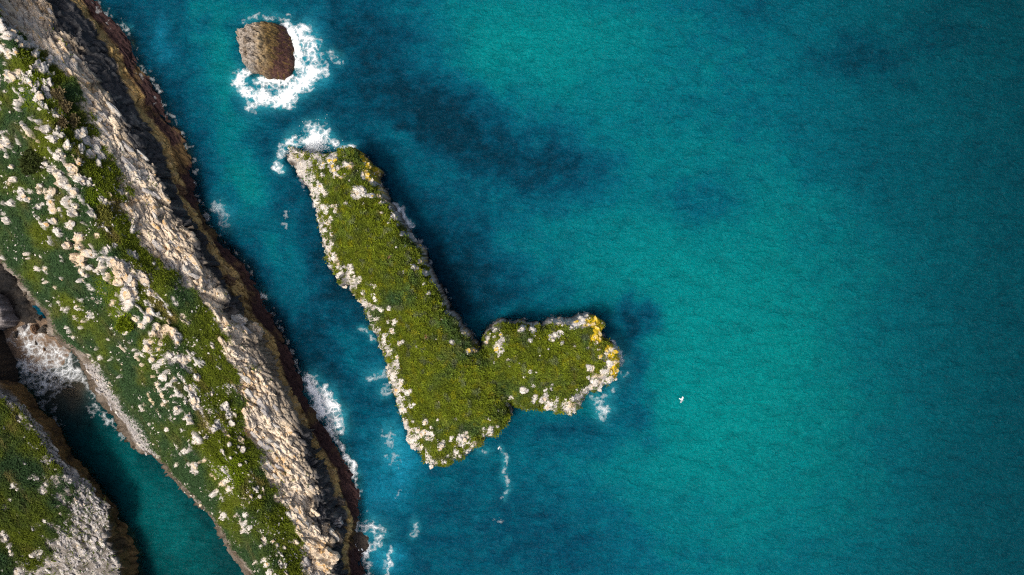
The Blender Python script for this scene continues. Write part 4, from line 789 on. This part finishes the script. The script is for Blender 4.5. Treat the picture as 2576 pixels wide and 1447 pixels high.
# single bushes that stand out from the turf
RS = to_sheet(RV)
def bush(px, py, q, c, seed, label, tall=.8):
    rr = np.random.default_rng(seed); x, y, z = RV[snap(RS, [px], [py])[0]]; n = int(50+q*8); rad = q*K
    a = rr.uniform(0, 6.28, n); d = np.sqrt(rr.uniform(0, 1, n))*rad*(1+.2*np.sin(3*a+seed)); C = np.stack([d*np.cos(a), d*np.sin(a), np.sqrt(np.maximum(0, 1-(d/rad/1.2)**2))*rad*.55*rr.uniform(.5, 1, n)], 1)
    o = leaves('shrub', C, rr.uniform(.3, .6, n), np.broadcast_to(col(*c), (n, 3)), 6, label, None, tall, seed, None, 'shrub', group='shrubs on the headland'); o.location = (x, y, z-.05)
bush(265, 538, 17, (.15,.15,.03), 820, 'round yellow-green shrub in the dark grassy hollow below the cream slope')
bush(149, 240, 13, (.15,.12,.06), 821, 'tawny dry tussock topmost of the tawny patch by the pale boulders')
bush(163, 274, 14, (.14,.11,.055), 822, 'largest tawny dry tussock in the middle of the tawny patch')
bush(184, 305, 14, (.16,.13,.06), 823, 'tawny dry tussock nearest the cream slope')
bush(155, 310, 11, (.13,.10,.05), 824, 'small tawny dry tussock at the lower end of the tawny patch')
bush(85, 410, 24, (.04,.055,.012), 825, 'dark green bush among white outcrops near the left edge')
bush(315, 818, 16, (.15,.20,.008), 826, 'bright yellow-green bush below the large pale outcrop')

# ------------------------------------------------------------------ foam
def foam(name, strokes, label, seed, k=1.0, ox=0, oy=0, res=.095, gain=1.0, lift=.05, ground=None, top=1.0):
    """strokes: [density, radius, x, y, x, y, ...] polylines"""
    st = []
    for s_ in strokes:
        p = np.array(s_[2:], float).reshape(-1, 2)*k + np.array([ox, oy]); st.append((s_[0], s_[1]*k*K, np.stack(W(p[:, 0], p[:, 1]), 1)))
    lo = np.min([p.min(0)-2.2*r_ for _, r_, p in st], 0); hi = np.max([p.max(0)+2.2*r_ for _, r_, p in st], 0)
    X, Y = np.meshgrid(np.arange(lo[0], hi[0], res), np.arange(lo[1], hi[1], res)); D = np.zeros(X.shape); gx_, gy_ = X[0], Y[:, 0]
    wx_ = X + .9*fbm(X/2, Y/2, 2, seed); wy_ = Y + .9*fbm(X/2, Y/2, 2, seed+1)
    for d, r_, p in st:
        q = p if len(p) > 1 else np.vstack([p, p+.01])
        for e0, e1 in zip(q[:-1], q[1:]):
            j0, j1 = np.searchsorted(gx_, [min(e0[0], e1[0])-2.2*r_-1, max(e0[0], e1[0])+2.2*r_+1]); i0, i1 = np.searchsorted(gy_, [min(e0[1], e1[1])-2.2*r_-1, max(e0[1], e1[1])+2.2*r_+1])
            sl = (slice(i0, i1), slice(j0, j1)); D[sl] = np.maximum(D[sl], d*np.exp(-(seg_dist(np.stack([e0, e1]), wx_[sl], wy_[sl])/r_)**2))
    on = D > .04; x_, y_, d_ = X[on], Y[on], D[on]
    ax, ay = x_ + .5*fbm(x_/.9, y_/.9, 3, seed+2), y_ + .5*fbm(x_/.9, y_/.9, 3, seed+3)
    f1, f2, _ = voro(ax/2.3, ay/2.3, seed+4); g1, g2, _ = voro(ax/1.05, ay/1.05, seed+6)
    lace = np.maximum(np.exp(-((f2-f1)/.16)**1.3), .9*np.exp(-((g2-g1)/.22)**1.3)); n_ = fbm(x_/1.5, y_/1.1, 4, seed+8) + .35*fbm(x_/5, y_/5, 2, seed+9)
    veil = np.clip(d_*1.2*gain - .46 + .75*n_, 0, 1)*.6; fil = np.clip(d_*1.6*gain - .26 + .75*n_, 0, 1)*lace; core = sstep(.66, 1.05, d_*gain + .42*n_)
    den = np.zeros(X.shape); den[on] = np.maximum.reduce([veil, np.minimum(fil*1.15, 1), core*.97])*sstep(.04, .16, d_)*top
    Z = (wave(X, Y) if ground is None else np.maximum(wave(X, Y), ground(X, Y))) + lift + .12*np.clip(den, 0, 1)*sstep(.5, 1, D)
    m = np.maximum.reduce([den[:-1, :-1], den[1:, :-1], den[:-1, 1:], den[1:, 1:]]) > .06
    V, F, dd = compact(np.stack([X, Y, Z], 2).reshape(-1, 3), grid_faces(*X.shape, keep=m), den.ravel())
    return obj(name, mesh(name, V, F, M_FOAM, True, attrs={'foam_amount': dd}), label=label, cat='foam', kind='stuff')
for a_, k_ in FOAMS: foam(*a_, **k_)

# spray thrown up at the northern tip
r = np.random.default_rng(1100); n = 1100; a = r.uniform(-.2, 3.6, n); d = r.gamma(2.0, .6, n); bx, by = W(792, 372)
C = np.stack([bx+np.cos(a)*d*1.15, by-.4+np.sin(a)*d*1.1, np.maximum(.1, 2.6*np.exp(-d/2.2)*r.uniform(.1, 1, n))], 1); s_ = r.uniform(.02, .07, n)[:, None, None]
tet = np.array([[1,1,1],[1,-1,-1],[-1,1,-1],[-1,-1,1]])*.8; V = (C[:, None]+tet[None]*s_).reshape(-1, 3)
F = (np.arange(n)[:, None, None]*4 + np.array([[0,1,2],[0,3,1],[0,2,3],[1,3,2]])[None]).reshape(-1, 3)
obj('sea_spray', mesh('sea_spray', V, F, M_FOAM, False, attrs={'foam_amount': np.ones(len(V))}), label='spray thrown up where the wave hits the islet tip', cat='spray', kind='stuff')

# ------------------------------------------------------------------ gulls
M_GW = mat_plain('white_feathers', (.82,.82,.80), .7, .05, 20); M_GG = mat_plain('grey_feathers', (.47,.48,.50), .7, .08, 20); M_BILL = mat_plain('yellow_bill', (.6,.36,.04), .5)
def ring_tube(rows, nseg=12):
    """rows: (x, ry, rz, z); closed lofted body along x"""
    V = []; F = []
    for x, ry, rz, z in rows:
        for k in range(nseg):
            a = 2*math.pi*k/nseg; V.append((x, ry*math.cos(a), z+rz*math.sin(a)))
    for i in range(len(rows)-1):
        for k in range(nseg): F.append((i*nseg+k, i*nseg+(k+1) % nseg, (i+1)*nseg+(k+1) % nseg, (i+1)*nseg+k))
    return V, F
def gull(name, loc, heading, label, flying):
    root = bpy.data.objects.new(name, None); SC.collection.objects.link(root); root['label'] = label; root['category'] = 'bird'; root['group'] = 'gulls'
    root.location = loc; root.rotation_euler = (0, 0, heading)
    rows = [(-.33,.002,.002,.0),(-.30,.075,.008,.0),(-.20,.05,.022,.0),(-.12,.06,.05,.0),(0,.078,.072,-.005),(.10,.072,.068,0),(.17,.048,.048,.012),(.21,.045,.046,.02),(.245,.040,.042,.022),(.275,.018,.018,.016),(.28,.001,.001,.014)]
    V, F = ring_tube(rows); obj('body', mesh('body', V, F, M_GW, True), root)
    V, F = ring_tube([(.27,.012,.014,.014),(.30,.010,.012,.012),(.33,.004,.006,.006),(.335,.001,.001,.004)], 8); obj('bill', mesh('bill', V, F, M_BILL, True), root)
    for sgn in (1, -1):
        if flying: spn = [(0,.16,-.10,.0,.03),(.16,.17,-.09,.10,.05),(.30,.18,-.05,.20,.055),(.44,.14,-.09,.30,.04),(.58,.06,-.13,.385,.02),(.66,-.03,-.10,.42,.004)]
        else: spn = [(.045,.12,-.16,.05,.02),(.075,.10,-.22,.045,.02),(.085,.04,-.30,.03,.012),(.07,-.06,-.36,.035,.004)]
        V = []; F = []
        for yy, x1, x0, zz, th in spn:
            yy = yy*(.72 if flying else 1)
            for q in np.linspace(0, 1, 6): V.append((x1+(x0-x1)*q, sgn*yy, zz+th*.35*math.sin(math.pi*min(1, q*1.15)**.7)))
            for q in np.linspace(0, 1, 6): V.append((x1+(x0-x1)*q, sgn*yy, zz-.004-th*.12*(1-q)))
        for i in range(len(spn)-1):
            for half in (0, 6):
                for q in range(5): a = i*12+half+q; F.append((a, a+1, a+13, a+12))
            for e in (0, 5): a = i*12+e; F.append((a, a+6, a+18, a+12))
        obj('wing', mesh('wing', V, F, M_GG, True), root)
    return root
gx, gy = W(1714, 1005, 25.0)
gull('flying_gull', (float(gx), float(gy), 25.0), math.radians(-22), 'white gull with grey wings flying over open turquoise water', True)
gx, gy = W(1255, 1126)
gull('floating_gull', (float(gx), float(gy), .14), math.radians(60), 'tiny white gull afloat by a foam streak below the islet', False)
